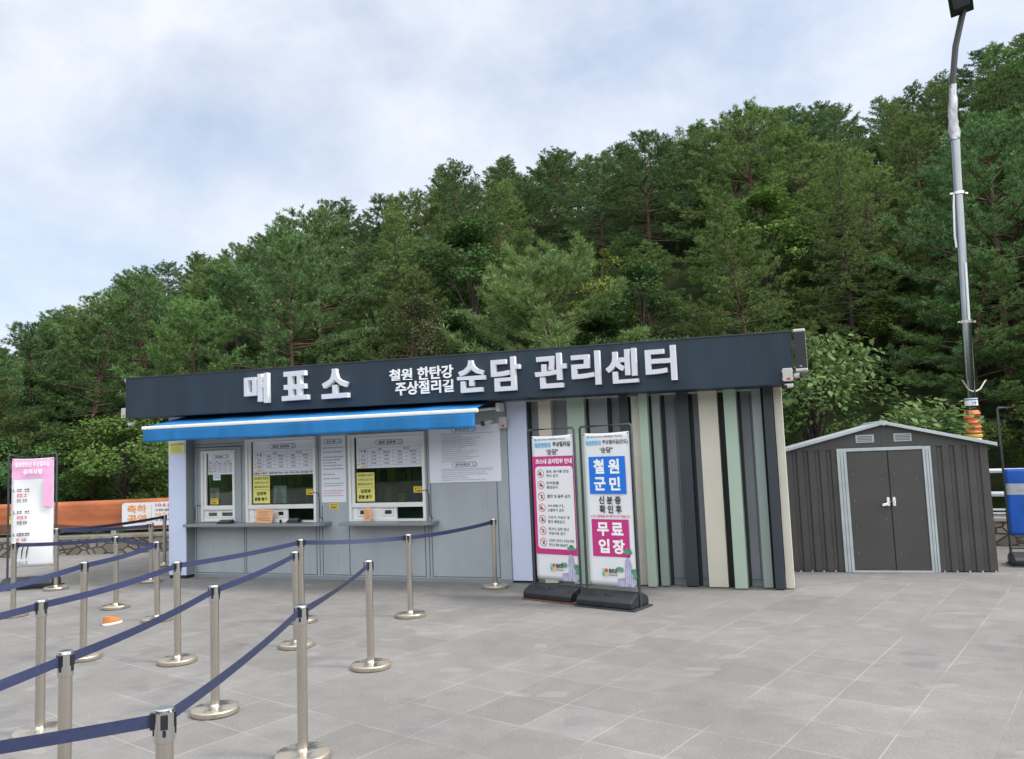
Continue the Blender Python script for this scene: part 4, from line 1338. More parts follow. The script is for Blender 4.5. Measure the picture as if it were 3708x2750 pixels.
control_box('grey control box with a red label on the wall under the awning end', 5.40, -.10, 2.125)
cctv('white security camera beside the control box under the awning end', 5.30, -.12, 2.235, -1.0, -.35)
control_box('pale control box with a red label at the right end of the sign fascia', 9.19, -.635, 2.487, .11, .165)
cctv('dark security camera pointing right at the right end of the sign', 9.33, -.60, 2.555, .9, .02, 'grey_plastic', .12)
cctv('grey security camera hanging below the right end of the sign', 9.285, -.56, 2.44, -.9, -.1, 'grey_plastic', .13)
control_box('white box on the left end of the sign fascia', -.975, -.54, 2.59, .10, .16)
cctv('pale security camera below the left end of the sign', -.78, -.45, 2.50, -.6, -.3, 'grey_plastic', .14)
t = thing('loudspeaker', 'tall black column loudspeaker with pale end caps beside the right end of the sign', 'loudspeaker', bl(9.337, -.55, 2.61), BA)
m = MB(); m.prism(rrect(0.004, .130, .035, .465, .004), -.022, .09); m.build('grille', 'speaker_grille', t, bevel=.012)
m = MB(); m.box(-.002, .136, -.024, .10, 0, .038); m.build('end_cap', 'grey_plastic', t, bevel=.014)
m = MB(); m.box(-.002, .136, -.024, .10, .462, .50); m.build('end_cap', 'grey_plastic', t, bevel=.014)
m = MB(); m.box(.1302, .135, -.005, .10, .038, .462); m.build('side_trim', 'grey_plastic', t)
m = MB(); m.box(.05, .075, -.024, -.019, .055, .066); m.build('badge', 'grey_plastic', t)
MB().box(-.04, .0, .03, .06, .2, .3).build('bracket', 'black_metal', t)

# clerk behind the small window
def skin_body(name, verts, edges, radii, matname, parent, root=0, sub=2):
    me = bpy.data.meshes.new(name); me.from_pydata(verts, edges, []); me.materials.append(MT[matname])
    o = bpy.data.objects.new(name, me); COL.objects.link(o); o.parent = parent
    md = o.modifiers.new('skin', 'SKIN'); md.use_smooth_shade = True
    for i, r_ in enumerate(radii):
        me.skin_vertices[0].data[i].radius = r_ if hasattr(r_, '__len__') else (r_, r_)
        me.skin_vertices[0].data[i].use_root = (i == root)
    s2 = o.modifiers.new('sub', 'SUBSURF'); s2.levels = sub; s2.render_levels = sub
    return o
CK = thing('person', 'ticket clerk in a red vest sitting behind the small left window', 'person', bl(.12, .60, 0), BA + R(25))
V_ = [(0, 0, .60), (0, 0, .85), (0, -.02, 1.12), (0, -.03, 1.30), (0, -.035, 1.37), (0, -.05, 1.46), (0, -.05, 1.54), (0, -.045, 1.60),
      (-.19, -.02, 1.27), (-.25, -.04, 1.03), (-.18, -.24, .93), (-.12, -.32, .93), (.19, -.02, 1.27), (.25, -.04, 1.03), (.18, -.24, .93), (.12, -.32, .93),
      (0, -.14, 1.515), (-.11, 0, .55), (-.12, -.36, .52), (-.12, -.38, .078), (.11, 0, .55), (.12, -.36, .52), (.12, -.38, .078), (-.12, -.46, .06), (.12, -.46, .06)]
E_ = [(0, 1), (1, 2), (2, 3), (3, 4), (4, 5), (5, 6), (6, 7), (3, 8), (8, 9), (9, 10), (10, 11), (3, 12), (12, 13), (13, 14), (14, 15), (6, 16), (0, 17), (17, 18), (18, 19), (0, 20), (20, 21), (21, 22), (19, 23), (22, 24)]
Rr_ = [(.15, .11), (.14, .078), (.16, .11), (.12, .07), .052, .075, .098, .075, .06, .045, .035, .028, .06, .045, .035, .028, .013, .08, .06, .045, .08, .06, .045, .03, .03]
skin_body('body', V_, E_, Rr_, 'skin', CK)
vt = MB()
prof = [(.70, .20, .15), (.85, .185, .135), (1.0, .185, .14), (1.14, .205, .15), (1.26, .20, .13), (1.33, .12, .10)]
vs = []
for z, a_, b_ in prof:
    for k in range(20):
        th = 2 * math.pi * k / 20; vs.append((a_ * math.cos(th), -.02 + b_ * math.sin(th), z))
vt.add(vs, [(i * 20 + k, i * 20 + (k + 1) % 20, (i + 1) * 20 + (k + 1) % 20, (i + 1) * 20 + k) for i in range(5) for k in range(20)], 0, True)
vt.build('vest', 'vest_red', CK)
hr = MB(); vs = []; fs = []
for i in range(9):
    ph = math.pi * .62 * i / 8
    for k in range(20):
        th = 2 * math.pi * k / 20
        front = math.sin(th) < -.35
        ph2 = min(ph, .36 * math.pi) if front else ph
        vs.append((.108 * math.sin(ph2) * math.cos(th), -.04 + .115 * math.sin(ph2) * math.sin(th), 1.535 + .118 * math.cos(ph2)))
hr.add(vs, [(i * 20 + k, i * 20 + (k + 1) % 20, (i + 1) * 20 + (k + 1) % 20, (i + 1) * 20 + k) for i in range(8) for k in range(20)], 0, True)
hr.build('hair', 'hair', CK)
ey_ = MB()
for sx_ in (-.035, .035):
    ey_.lathe([(0, 1.545), (.010, 1.54), (.012, 1.535), (.010, 1.53), (0, 1.525)], 8, 0, sx_, -.142)
ey_.box(-.025, .025, -.150, -.140, 1.478, 1.484)
ey_.build('eyes', 'hair', CK)
st = thing('stool', 'dark stool under the ticket clerk inside the office', 'stool', bl(.12, .60, 0), BA)
MB().lathe([(0, .44), (.17, .44), (.18, .47), (.17, .49), (0, .49)], 20).build('seat', 'black_plastic', st)
MB().tube([(0, 0, .02), (0, 0, .44)], .03, 10).build('leg', 'black_metal', st)

# ------------------------------------------------------------------ metal shed
SA = R(-16.45)
SH = thing('garden_shed', 'dark corrugated metal shed with double doors and a low gable roof', 'shed', (3.762, 11.228, 0), SA)
def corr(x0, x1, z0, z1, y, pitch=.148):
    """ribbed sheet between x0 and x1"""
    pts = []
    x = x0
    while x < x1 - 1e-6:
        for dx, dy in ((0, 0), (.072, 0), (.086, .022), (.128, .022), (.142, 0)):
            if x + dx <= x1: pts.append((x + dx, y + dy))
        x += pitch
    pts.append((x1, y))
    m = MB(); n = len(pts)
    m.add([(a, b_, z0) for a, b_ in pts] + [(a, b_, z1) for a, b_ in pts], [(i, i + 1, n + i + 1, n + i) for i in range(n - 1)])
    return m
SD = 1.75
for x0, x1 in ((.0, .655), (1.815, 2.49)):
    corr(x0, x1, .01, 1.655, 0).build('wall', 'shed_wall', SH)
for xx in (.0, 2.49):
    m = corr(0, SD, .01, 1.655, 0)
    m.v = [(xx + (b_ if xx < 1 else -b_), a, c) for a, b_, c in m.v]
    m.build('wall', 'shed_wall', SH)
corr(0, 2.49, .01, 1.655, SD).build('wall', 'shed_wall', SH)
MB().prism([(.0, 1.645), (2.49, 1.645), (2.49, 1.665), (1.26, 1.975), (0, 1.665)], -.004, .012).build('gable', 'shed_wall', SH)
MB().box(1.262, 1.268, -.008, -.003, 1.66, 1.96).build('gable_seam', 'joint', SH)
for x0, x1 in ((.91, 1.14), (1.382, 1.603)):
    vt = MB(); vt.box(x0, x1, -.016, -.005, 1.725, 1.832)
    V0 = vt.build('vent', 'galv', SH, bevel=.006)
    vt = MB()
    for k in range(4): vt.box(x0 + .02, x1 - .02, -.019, -.0165, 1.743 + k * .02, 1.752 + k * .02)
    vt.build('louvre', 'shed_door', V0)
def roofside(xa_, za, xb_, zb, nm='roof'):
    m = MB(); n = 26
    vs = []
    for i in range(n + 1):
        y = -.07 + (SD + .14) * i / n
        dz = .012 * (1 if (i % 4) < 2 else 0)
        vs += [(xa_, y, za + dz), (xb_, y, zb + dz)]
    m.add(vs, [(2 * i, 2 * i + 1, 2 * i + 3, 2 * i + 2) for i in range(n)])
    o = m.build(nm, 'roof_sheet', SH); q = o.modifiers.new('t', 'SOLIDIFY'); q.thickness = .008
roofside(-.06, 1.655, 1.265, 1.985); roofside(1.265, 1.985, 2.585, 1.648)
for (xa_, za), (xb_, zb) in (((-.065, 1.650), (1.262, 1.982)), ((1.268, 1.982), (2.59, 1.643))):
    MB().prism([(xa_, za - .022), (xb_, zb - .022), (xb_, zb + .020), (xa_, za + .020)], -.088, -.070).build('verge_trim', 'galv', SH, bevel=.003)
MB().prism([(1.205, 1.972), (1.265, 1.945), (1.33, 1.972), (1.31, 2.005), (1.265, 2.014), (1.225, 2.005)], -.098, SD + .08).build('ridge_cap', 'galv', SH)
fr_ = MB()
fr_.box(.655, .775, -.035, .03, .0, 1.655); fr_.box(1.715, 1.815, -.035, .03, 0, 1.650)
fr_.box(.775, 1.715, -.03, .02, 1.612, 1.655)
fr_.build('door_frame', 'galv', SH, bevel=.004)
gr_ = MB()
for x in (.695, .735, 1.75, 1.785): gr_.box(x - .003, x + .003, -.037, -.034, .01, 1.61)
gr_.build('frame_groove', 'joint', SH)
MB().box(.745, 1.72, -.055, .03, .0, .022).build('door_sill', 'galv', SH, bevel=.004)
for x0, x1, tl in ((.778, 1.284, 0), (1.294, 1.712, .004)):
    d_ = MB(); d_.box(x0, x1, -.012 - tl, .008, .026, 1.608)
    D_ = d_.build('door', 'shed_door', SH, bevel=.004)
    hx = x1 - .05 if x0 < 1 else x0 + .012
    hm = MB(); hm.prism(rrect(hx, hx + .036, .87, .99, .016), -.05, -.018); hm.build('handle', 'white_paint', D_, bevel=.006)
    rv = MB()
    for zz in (.25, .6, .95, 1.3): rv.box(x0 + .06, x0 + .067, -.02, -.012 - tl, zz, zz + .007)
    rv.box(x1 - .07, x1 - .063, -.02, -.012 - tl, .7, .707); rv.box(x1 - .09, x1 - .083, -.02, -.012 - tl, 1.22, 1.227)
    rv.build('rivet', 'galv', D_)
MB().box(1.2845, 1.2935, .0, .02, .026, 1.61).build('door_gap', 'fin_black', SH)
PL = thing('padlock', 'silver padlock and hasp hanging on the shed door handles', 'padlock', tuple(Vector((3.762, 11.228, .90)) + Vector((math.cos(SA), math.sin(SA), 0)) * 1.215 + Vector((math.sin(SA), -math.cos(SA), 0)) * .06), SA)
m = MB(); m.prism([(-.04, -.03), (.035, -.012), (.03, .022), (-.045, .004)], -.02, .012); m.build('body', 'white_paint', PL, bevel=.008)
MB().tube([(.02, -.005, .0), (.06, -.006, .035), (.11, -.006, .03), (.12, -.005, .005)], .007, 8).build('shackle', 'steel_cap', PL)
fl_ = MB()
for x in np.arange(.08, 2.48, .148):
    if .65 < x < 1.82: continue
    fl_.box(x, x + .02, -.012, -.002, 0, .02)
fl_.build('base_clip', 'galv', SH)

# ------------------------------------------------------------------ street lamp behind the shed
LP = thing('street_lamp', 'chrome street lamp pole with an orange collar behind the shed', 'street lamp', (7.45, 13.2, 0))
def lx(z): return .031 * z
pol = MB(); pol.tube([(lx(0), 0, 0), (lx(6.87), 0, 6.87)], [.088, .074], 20); pol.build('pole', 'chrome', LP)
cv = MB()
prof = [(1.45, .13), (1.66, .13)]
cv2 = MB()
for k, z in enumerate((1.80, 1.88, 1.96, 2.04, 2.10)):
    a = k / 4
    cv.lathe([(.145 - .012 * a, z), (.10, z + .062)], 24, 0, lx(z), 0)
    cv.lathe([(.145 - .012 * a, z), (.10, z - .018)], 24, 0, lx(z), 0)
cv.lathe([(.118, 1.78), (.116, 2.10), (.09, 2.145)], 24, 0, lx(1.9), 0)
cv.build('collar', 'orange_cover', LP)
cv = MB(); cv.lathe([(.135, 0), (.135, 1.70), (.12, 1.715)], 24, 0, lx(1.2), 0); cv.build('base_sleeve', 'white_paint', LP)
cv = MB(); cv.lathe([(.137, 1.50), (.137, 1.655)], 24, 0, lx(1.2), 0); cv.build('blue_band', 'blue_band', LP)
cv = MB(); cv.lathe([(.136, 1.72), (.14, 1.73), (.14, 1.76), (.125, 1.775)], 24, 0, lx(1.7), 0); cv.build('yellow_band', 'yellow_band', LP)
st_ = MB(); st_.lathe([(.0985, 2.24), (.0985, 2.36)], 20, 0, lx(2.3), 0); st_.build('number_sticker', 'banner_white', LP)
st_ = MB(); st_.lathe([(.0992, 2.325), (.0992, 2.345)], 20, 0, lx(2.3), 0); put(st_, '19', lx(2.3) - .035, lx(2.3) + .03, 2.255, 2.305, -.100, 0, .03); st_.build('number', 'ink_blue', LP)
for s_, nm in ((-1, 'hook'), (1, 'hook')):
    MB().tube([(lx(2.46) + s_ * .02, -.11, 2.46), (lx(2.48) + s_ * .10, -.11, 2.50), (lx(2.6) + s_ * .20, -.13, 2.66)], .016, 8).build(nm, 'steel', LP)
for z in (3.62, 5.80):
    c_ = MB(); c_.lathe([(.09, z), (.102, z), (.102, z + .05), (.09, z + .05)], 20, 0, lx(z), 0)
    c_.box(lx(z) - .15, lx(z) + .15, -.02, .02, z + .01, z + .04)
    c_.build('clamp', 'steel', LP)
MB().tube([(lx(3.7) - .01, -.10, 3.66), (lx(4.6) - .012, -.10, 4.62)], .02, 8).build('conduit', 'rail_white', LP)
MB().tube([(lx(4.9) - .10, -.02, 4.9), (lx(5.2) - .12, -.02, 5.1), (lx(5.6) - .105, -.02, 5.6), (lx(5.8) - .09, -.02, 5.8)], .017, 8).build('conduit', 'rail_white', LP)
# foil wrapped joint, arm, head
rgf = random.Random(5)
pts = [(lx(6.75), 0, 6.75), (lx(6.9) - .02, 0, 6.98), (.215, 0, 7.25), (.235, 0, 7.5), (.262, 0, 7.72)]
fo = MB(); nn_ = 16
vs = []
path = []
for i in range(26):
    t_ = i / 25; k = t_ * 4; a = min(int(k), 3); f_ = k - a
    path.append(Vector(pts[a]) * (1 - f_) + Vector(pts[a + 1]) * f_)
for i, p_ in enumerate(path):
    rad = (.092 - .036 * i / 25)
    for k in range(nn_):
        th = 2 * math.pi * k / nn_
        q_ = rad * (1 + .16 * math.sin(3 * th + i * .35) * math.sin(i * .9 + k) + rgf.uniform(-.07, .07))
        vs.append((p_.x + q_ * math.cos(th), p_.y + q_ * math.sin(th), p_.z + rgf.uniform(-.01, .01)))
fo.add(vs, [(i * nn_ + k, i * nn_ + (k + 1) % nn_, (i + 1) * nn_ + (k + 1) % nn_, (i + 1) * nn_ + k) for i in range(25) for k in range(nn_)], 0, True)
fo.build('foil_wrap', 'foil', LP)
MB().tube([(.20, 0, 6.9), (.212, 0, 7.25), (.25, 0, 7.75), (.36, -.0, 8.4), (.50, -.01, 8.88), (.55, -.04, 9.06)], [.05, .045, .048, .05, .05, .05], 12).build('arm', 'lamp_dark', LP)
hd = thing_head = MB()
hd.hexa([(-.20, -.80, 9.02), (.13, -.97, 9.08), (.71, -.05, 8.90), (.37, .08, 8.83), (-.17, -.80, 9.12), (.10, -.97, 9.17), (.68, -.05, 9.02), (.40, .08, 8.97)])
hd.v = [(x_, y_, z_ + .11) for x_, y_, z_ in hd.v]
hd.build('lamp_head', 'lamp_dark', LP, bevel=.015)
ln_m = MB()
ln_m.hexa([(-.15, -.76, 8.985), (.06, -.88, 9.02), (.52, -.25, 8.905), (.32, -.14, 8.865), (-.15, -.76, 9.03), (.06, -.88, 9.06), (.52, -.25, 8.95), (.28, -.14, 8.91)])
ln_m.v = [(x_, y_, z_ + .11) for x_, y_, z_ in ln_m.v]
ln_m.build('lens', 'joint', LP)

# ------------------------------------------------------------------ banner stands
def stand_frame(t, hw=.345, H=2.06, base_w=.39, rusty=False):
    fr = MB()
    r_ = .016
    fr.tube([(-hw, 0, .012), (-hw, 0, H - .02), (-hw + .015, 0, H), (hw - .015, 0, H), (hw, 0, H - .02), (hw, 0, .012)], r_, 10)
    fr.build('frame', 'black_metal', t)
    bs = MB()
    for s_ in (-1, 1):
        pl = [(-.015, .0), (-.205, .0), (-.205, .085), (-.165, .125), (-.06, .165), (-.015, .165)]
        pl = [(y * -s_ * -1 if s_ > 0 else -y, z) for y, z in pl]
        pl = [(s_ * abs(y), z) for y, z in [(.018, .018), (.205, .018), (.21, .085), (.17, .125), (.065, .168), (.018, .168)]]
        n = len(pl)
        xs0, xs1 = -base_w + .015, base_w - .045
        m_ = MB(); m_.add([(xs0, y, z) for y, z in pl] + [(xs1, y, z) for y, z in pl], [tuple(range(n)), tuple(reversed(range(n, 2 * n)))] + [(i, n + i, n + (i + 1) % n, (i + 1) % n) for i in range(n)])
        m_.build('weight_block', 'black_plastic', t, bevel=.016)
    MB().box(-base_w, base_w, -.215, .215, 0, .018).build('base_plate', 'rust' if rusty else 'black_metal', t, bevel=.003)
    c = MB(); c.tube([(-.03, -.12, .145), (-.02, -.13, .16), (.02, -.13, .16), (.03, -.12, .145)], .006, 6); c.build('carry_grip', 'black_metal', t)
def cloth_sheet(t, x0, x1, z0, z1, matname='banner_white', amp=.006):
    b = MB(); nx, nz_ = 12, 30; vs = []
    for i in range(nx + 1):
        for k in range(nz_ + 1):
            u, v_ = i / nx, k / nz_
            x = x0 + (x1 - x0) * u; z = z0 + (z1 - z0) * v_
            sag = .012 * (math.sin(math.pi * u)) * (1 if v_ > .97 else 0)
            vs.append((x, amp * math.sin(5 * z + 2 * u) * math.sin(math.pi * u), z - sag))
    b.add(vs, [(i * (nz_ + 1) + k, (i + 1) * (nz_ + 1) + k, (i + 1) * (nz_ + 1) + k + 1, i * (nz_ + 1) + k + 1) for i in range(nx) for k in range(nz_)], 0, True)
    o = b.build('banner', matname, t); q = o.modifiers.new('t', 'SOLIDIFY'); q.thickness = .0015
    g_ = MB()
    for x in (x0 + .012, x1 - .012):
        for z in (z0 + .02, z1 - .02):
            poly(g_, circle(x, z, .010, 10), -.012, 0)
    g_.build('eyelet', 'rust', o)
    return o
def cliff_art(mb, ox, oz):
    """basalt columns with pines, printed at the lower right corner"""
    y = -.0105
    poly(mb, [(ox - .125, oz), (ox + .105, oz), (ox + .105, oz + .12), (ox + .06, oz + .16), (ox - .02, oz + .10), (ox - .125, oz + .085)], y, 0)
    poly(mb, [(ox - .055, oz), (ox + .075, oz), (ox + .062, oz + .20), (ox + .045, oz + .29), (ox + .012, oz + .325), (ox - .015, oz + .30), (ox - .028, oz + .25), (ox - .03, oz + .1)], y - .0006, 0)
    for dx, w_, h0, h1 in ((-.02, .014, .0, .22), (.008, .012, .03, .29), (.035, .010, .02, .25), (.056, .010, .0, .15), (-.09, .012, 0, .06), (-.06, .01, 0, .07), (.085, .012, 0, .1)):
        poly(mb, [(ox + dx, oz + h0), (ox + dx + w_, oz + h0), (ox + dx + w_ * .7, oz + h1), (ox + dx + w_ * .2, oz + h1)], y - .0012, 1)
    def blob(cx, cz, rx, rz, sd):
        q = random.Random(sd)
        poly(mb, [(cx + rx * math.cos(a * .3491) * q.uniform(.8, 1.1), cz + rz * math.sin(a * .3491) * q.uniform(.75, 1.1)) for a in range(18)], y - .0018, 2)
    blob(ox + .022, oz + .385, .062, .030, 1); blob(ox + .025, oz + .415, .035, .018, 2); rect(mb, ox + .018, ox + .024, oz + .32, oz + .375, y - .0015, 3)
    blob(ox - .095, oz + .19, .055, .030, 3); blob(ox + .088, oz + .17, .04, .038, 4); blob(ox + .098, oz + .115, .03, .03, 5)
def county_logo(mb, x, z, s=.075):
    y = -.011
    for i_, (dx, dz, mi) in enumerate(((0, .5, 4), (.5, .5, 5), (0, 0, 6), (.5, 0, 7))):
        rect(mb, x + s * dx + .002, x + s * (dx + .5) - .002, z + s * dz * 1.15 + .002, z + s * (dz + .5) * 1.15 - .002, y, mi)
    put(mb, '철원군', x + s * 1.2, x + s * 2.7, z + s * .5, z + s * 1.15, -.0135, 3, .05)
    put(mb, 'Cheorwon', x + s * 1.2, x + s * 2.7, z + s * .08, z + s * .35, -.0135, 3, .01)
ART = ['rock_lilac', 'rock_pale', 'leaf_print', 'ink', 'logo_green', 'ink_red', 'ink_cyan', 'ink_yellow']
def header(mb, x0, x1, zt, l2):
    y = -.0105
    rect(mb, x0 + .05, x0 + .085, zt - .062, zt - .035, y, 1); put(mb, '한탄강 유네스코 세계지질공원', x0 + .10, x0 + .41, zt - .062, zt - .036, y, 0, .01)
    fine_lines(mb, x0 + .45, x0 + .53, zt - .064, zt - .034, 2, y, 0, .6, 3, .2); poly(mb, [(x0 + .425, zt - .045), (x0 + .435, zt - .06), (x0 + .447, zt - .035)], y, 0)
    return y
B1 = thing('banner_stand', 'banner stand with a magenta framed list of prohibited acts beside the blue pillar', 'banner stand', (.445, 9.92, 0), R(-40))
stand_frame(B1, .355, 2.06, .39, True)
b1 = cloth_sheet(B1, -.30, .335, .225, 1.982)
m = MB()
rect(m, -.298, .333, .535, 1.725, -.0085, 0)
poly(m, rrect(-.255, .318, .60, 1.60, .045), -.0095, 1)
m.build('printed_field', ['banner_magenta', 'banner_white'], b1)
m = MB()
y = header(m, -.30, .335, 1.982, '')
put(m, '철원한탄강', -.255, .005, 1.835, 1.895, y, 1, .035); put(m, '주상절리길', .03, .295, 1.84, 1.90, y, 0, .03)
put(m, "'순담\"", -.07, .11, 1.745, 1.815, y, 0, .02)
put(m, '코스내 금지행위 안내', -.245, .31, 1.632, 1.695, y, 3, .035)
ROWS = [('음료, 음식물 반입', '취식 금지', .34), ('반려동물', '출입금지', .19), ('흡연 및 음주 금지', None, .35), ('쓰레기,', '오물투기 금지', .26), ('자전거, 킥보드 등', '탈것 통행금지', .33), ('뛰거나 심한 장난', '샛길이용 금지', .31), ('난간에 기대거나 오르는 행위', '흔드는 행위 절대금지', .36)]
for i_, (l1, l2, wd_) in enumerate(ROWS):
    zc = 1.513 - i_ * .1395
    cx_ = -.172 + i_ * .000
    outline(m, circle(cx_, zc, .049, 26), .008, y, 2)
    w2 = .006
    # pictogram: small figure shapes differing by row
    q = random.Random(40 + i_)
    poly(m, circle(cx_ + q.uniform(-.01, .012), zc + .018, .009, 10), y, 0)
    poly(m, [(cx_ - .012, zc - .026), (cx_ + .010, zc - .026), (cx_ + .014, zc + .004), (cx_ - .006, zc + .010)], y, 2 if i_ % 2 else 0)
    if i_ in (0, 3): poly(m, [(cx_ - .030, zc - .02), (cx_ - .014, zc - .02), (cx_ - .011, zc + .008), (cx_ - .033, zc + .008)], y, 0)
    if i_ in (1,): poly(m, [(cx_ - .028, zc - .012), (cx_ + .026, zc - .012), (cx_ + .03, zc + .004), (cx_ - .02, zc + .006)], y, 0)
    if i_ in (4,): outline(m, circle(cx_ - .02, zc - .012, .012, 12), .004, y, 0); outline(m, circle(cx_ + .02, zc - .012, .012, 12), .004, y, 0)
    if i_ in (2, 5, 6): poly(m, [(cx_ + .005, zc), (cx_ + .030, zc + .006), (cx_ + .030, zc + .011), (cx_ + .004, zc + .008)], y, 0)
    poly(m, [(cx_ - .036, zc + .030), (cx_ - .030, zc + .036), (cx_ + .036, zc - .030), (cx_ + .030, zc - .036)], y - .0008, 2)
    xl = -.085
    if l2:
        put(m, l1, xl, xl + wd_ if wd_ < .36 else xl + .375, zc + .006, zc + .044, y, 0, .02)
        put(m, l2, xl, xl + {0: .18, 1: .165, 3: .245, 4: .25, 5: .25, 6: .28}[i_], zc - .046, zc - .008, y, 0, .02)
    else:
        put(m, l1, xl, xl + wd_, zc - .02, zc + .024, y, 0, .025)
m.build('lettering', ['ink', 'ink_cyan', 'ink_red', 'ink_white'], b1)
m = MB(); cliff_art(m, .222, .229); county_logo(m, -.085, .34); m.build('printed_picture', ART, b1)
B2 = thing('banner_stand', 'banner stand with big white words on a blue square and a magenta square', 'banner stand', (1.055, 9.36, 0), R(-37))
stand_frame(B2, .345, 2.06, .39)
b2 = cloth_sheet(B2, -.298, .313, .225, 1.982)
m = MB()
rect(m, -.238, .246, 1.272, 1.701, -.0085, 0)
m.build('printed_square', 'banner_blue', b2)
m = MB()
rect(m, -.237, .252, .557, .980, -.0085, 0)
m.build('printed_square', 'banner_magenta', b2)
m = MB()
y = header(m, -.298, .313, 1.982, '')
put(m, '철원한탄강', -.265, -.055, 1.835, 1.892, y, 1, .03); put(m, '주상절리길(잔도)', -.038, .298, 1.835, 1.893, y, 0, .02)
put(m, "'순담\"", -.075, .095, 1.745, 1.812, y, 0, .02)
for s_, x0, x1, z0, z1 in (('철', -.175, -.03, 1.503, 1.672), ('원', .025, .170, 1.503, 1.672), ('군', -.175, -.02, 1.31, 1.465), ('민', .03, .172, 1.31, 1.465)):
    put(m, s_, x0, x1, z0, z1, y, 3, .036)
put(m, '신 분 증', -.125, .165, 1.155, 1.245, y, 0, .03); put(m, '확 인 후', -.12, .172, 1.048, 1.142, y, 0, .03)
put(m, '※ 꼭 신분증을 제시해 주시기 바랍니다', -.24, .275, 1.0, 1.03, y, 2, .015)
for s_, x0, x1, z0, z1 in (('무', -.165, -.01, .79, .945), ('료', .025, .180, .80, .945), ('입', -.155, -.01, .595, .755), ('장', .03, .190, .59, .755)):
    put(m, s_, x0, x1, z0, z1, y, 3, .040)
m.build('lettering', ['ink', 'ink_cyan', 'ink_red', 'ink_white'], b2)
m = MB(); cliff_art(m, .205, .229); county_logo(m, -.125, .335); m.build('printed_picture', ART, b2)
# left stand with the pink headed banner
B3 = thing('banner_stand', 'banner stand with a pink headed visitor notice at the left edge', 'banner stand', (-7.565, 12.643, 0), R(10))
stand_frame(B3, .345, 2.06, .40)
b3 = cloth_sheet(B3, -.302, .305, .32, 2.0, amp=.02)
m = MB()
b = MB(); nx, nz_ = 12, 6; vs = []
for i in range(nx + 1):
    for k in range(nz_ + 1):
        u = i / nx; zz = 1.68 + .315 * k / nz_; x = -.30 + .603 * u
        vs.append((x, .02 * math.sin(5 * zz + 2 * u) * math.sin(math.pi * u) - .003, zz - (.012 * math.sin(math.pi * u) if k == nz_ else 0)))
b.add(vs, [(i * (nz_ + 1) + k, (i + 1) * (nz_ + 1) + k, (i + 1) * (nz_ + 1) + k + 1, i * (nz_ + 1) + k + 1) for i in range(nx) for k in range(nz_)], 0, True)
b.add([(.17, -.024, 1.25), (.30, -.024, 1.22), (.302, -.024, 1.69), (.16, -.024, 1.69)], [(0, 1, 2, 3)])
b.build('printed_field', 'banner_pink', b3)
m = MB(); y = -.027
put(m, '철원한탄강 주상절리길', -.25, .25, 1.865, 1.945, y, 0, .03); put(m, '유의사항', -.13, .15, 1.745, 1.83, y, 0, .035)
for i_, z in enumerate((1.48, 1.14, .80)):
    put(m, '%d.' % (i_ + 1), -.27, -.235, z, z + .045, y, 1, .03)
    fine_lines(m, -.215, -.02, z - .005, z + .055, 1, y, 1, .85, i_, .2); fine_lines(m, -.215, -.04, z - .085, z - .025, 1, y, 2, .85, i_ + 5, .3); fine_lines(m, -.215, -.05, z - .165, z - .105, 1, y, 1, .85, i_ + 9, .4)
put(m, '유네스코', -.25, -.05, .36, .42, y, 1, .01)
for dx in (-.2, -.13, -.06): poly(m, [(dx - .02, .45), (dx - .008, .45), (dx + .012, .60), (dx + .03, .66), (dx + .008, .64), (dx - .012, .58)], y, 1)
m.build('lettering', ['ink_white', 'ink', 'ink_red'], b3)
# right edge: frame with a blue tarpaulin
B4 = thing('banner_stand', 'dark frame carrying a blue tarpaulin with a grey stripe at the right edge', 'banner stand', (6.97, 10.93, 0), R(-20))
stand_frame(B4, .345, 2.13, .37)
MB().tube([(-.345, 0, .225), (.345, 0, .225)], .012, 8).build('cross_bar', 'black_metal', B4)
tp = MB(); nx, nz_ = 14, 18; vs = []
for i in range(nx + 1):
    for k in range(nz_ + 1):
        u, v_ = i / nx, k / nz_
        vs.append((-.335 + .67 * u, -.022 + .005 * math.sin(9 * u + 3 * v_) * math.sin(math.pi * u), .40 + .89 * v_ - .02 * u * (1 - v_)))
tp.add(vs, [(i * (nz_ + 1) + k, (i + 1) * (nz_ + 1) + k, (i + 1) * (nz_ + 1) + k + 1, i * (nz_ + 1) + k + 1) for i in range(nx) for k in range(nz_)], 0, True)
tp.m = [1 if 11 <= (i % nz_) <= 13 else 0 for i in range(nx * nz_)]
o = tp.build('tarpaulin', ['tarp_blue', 'tarp_grey'], B4); q = o.modifiers.new('t', 'SOLIDIFY'); q.thickness = .003

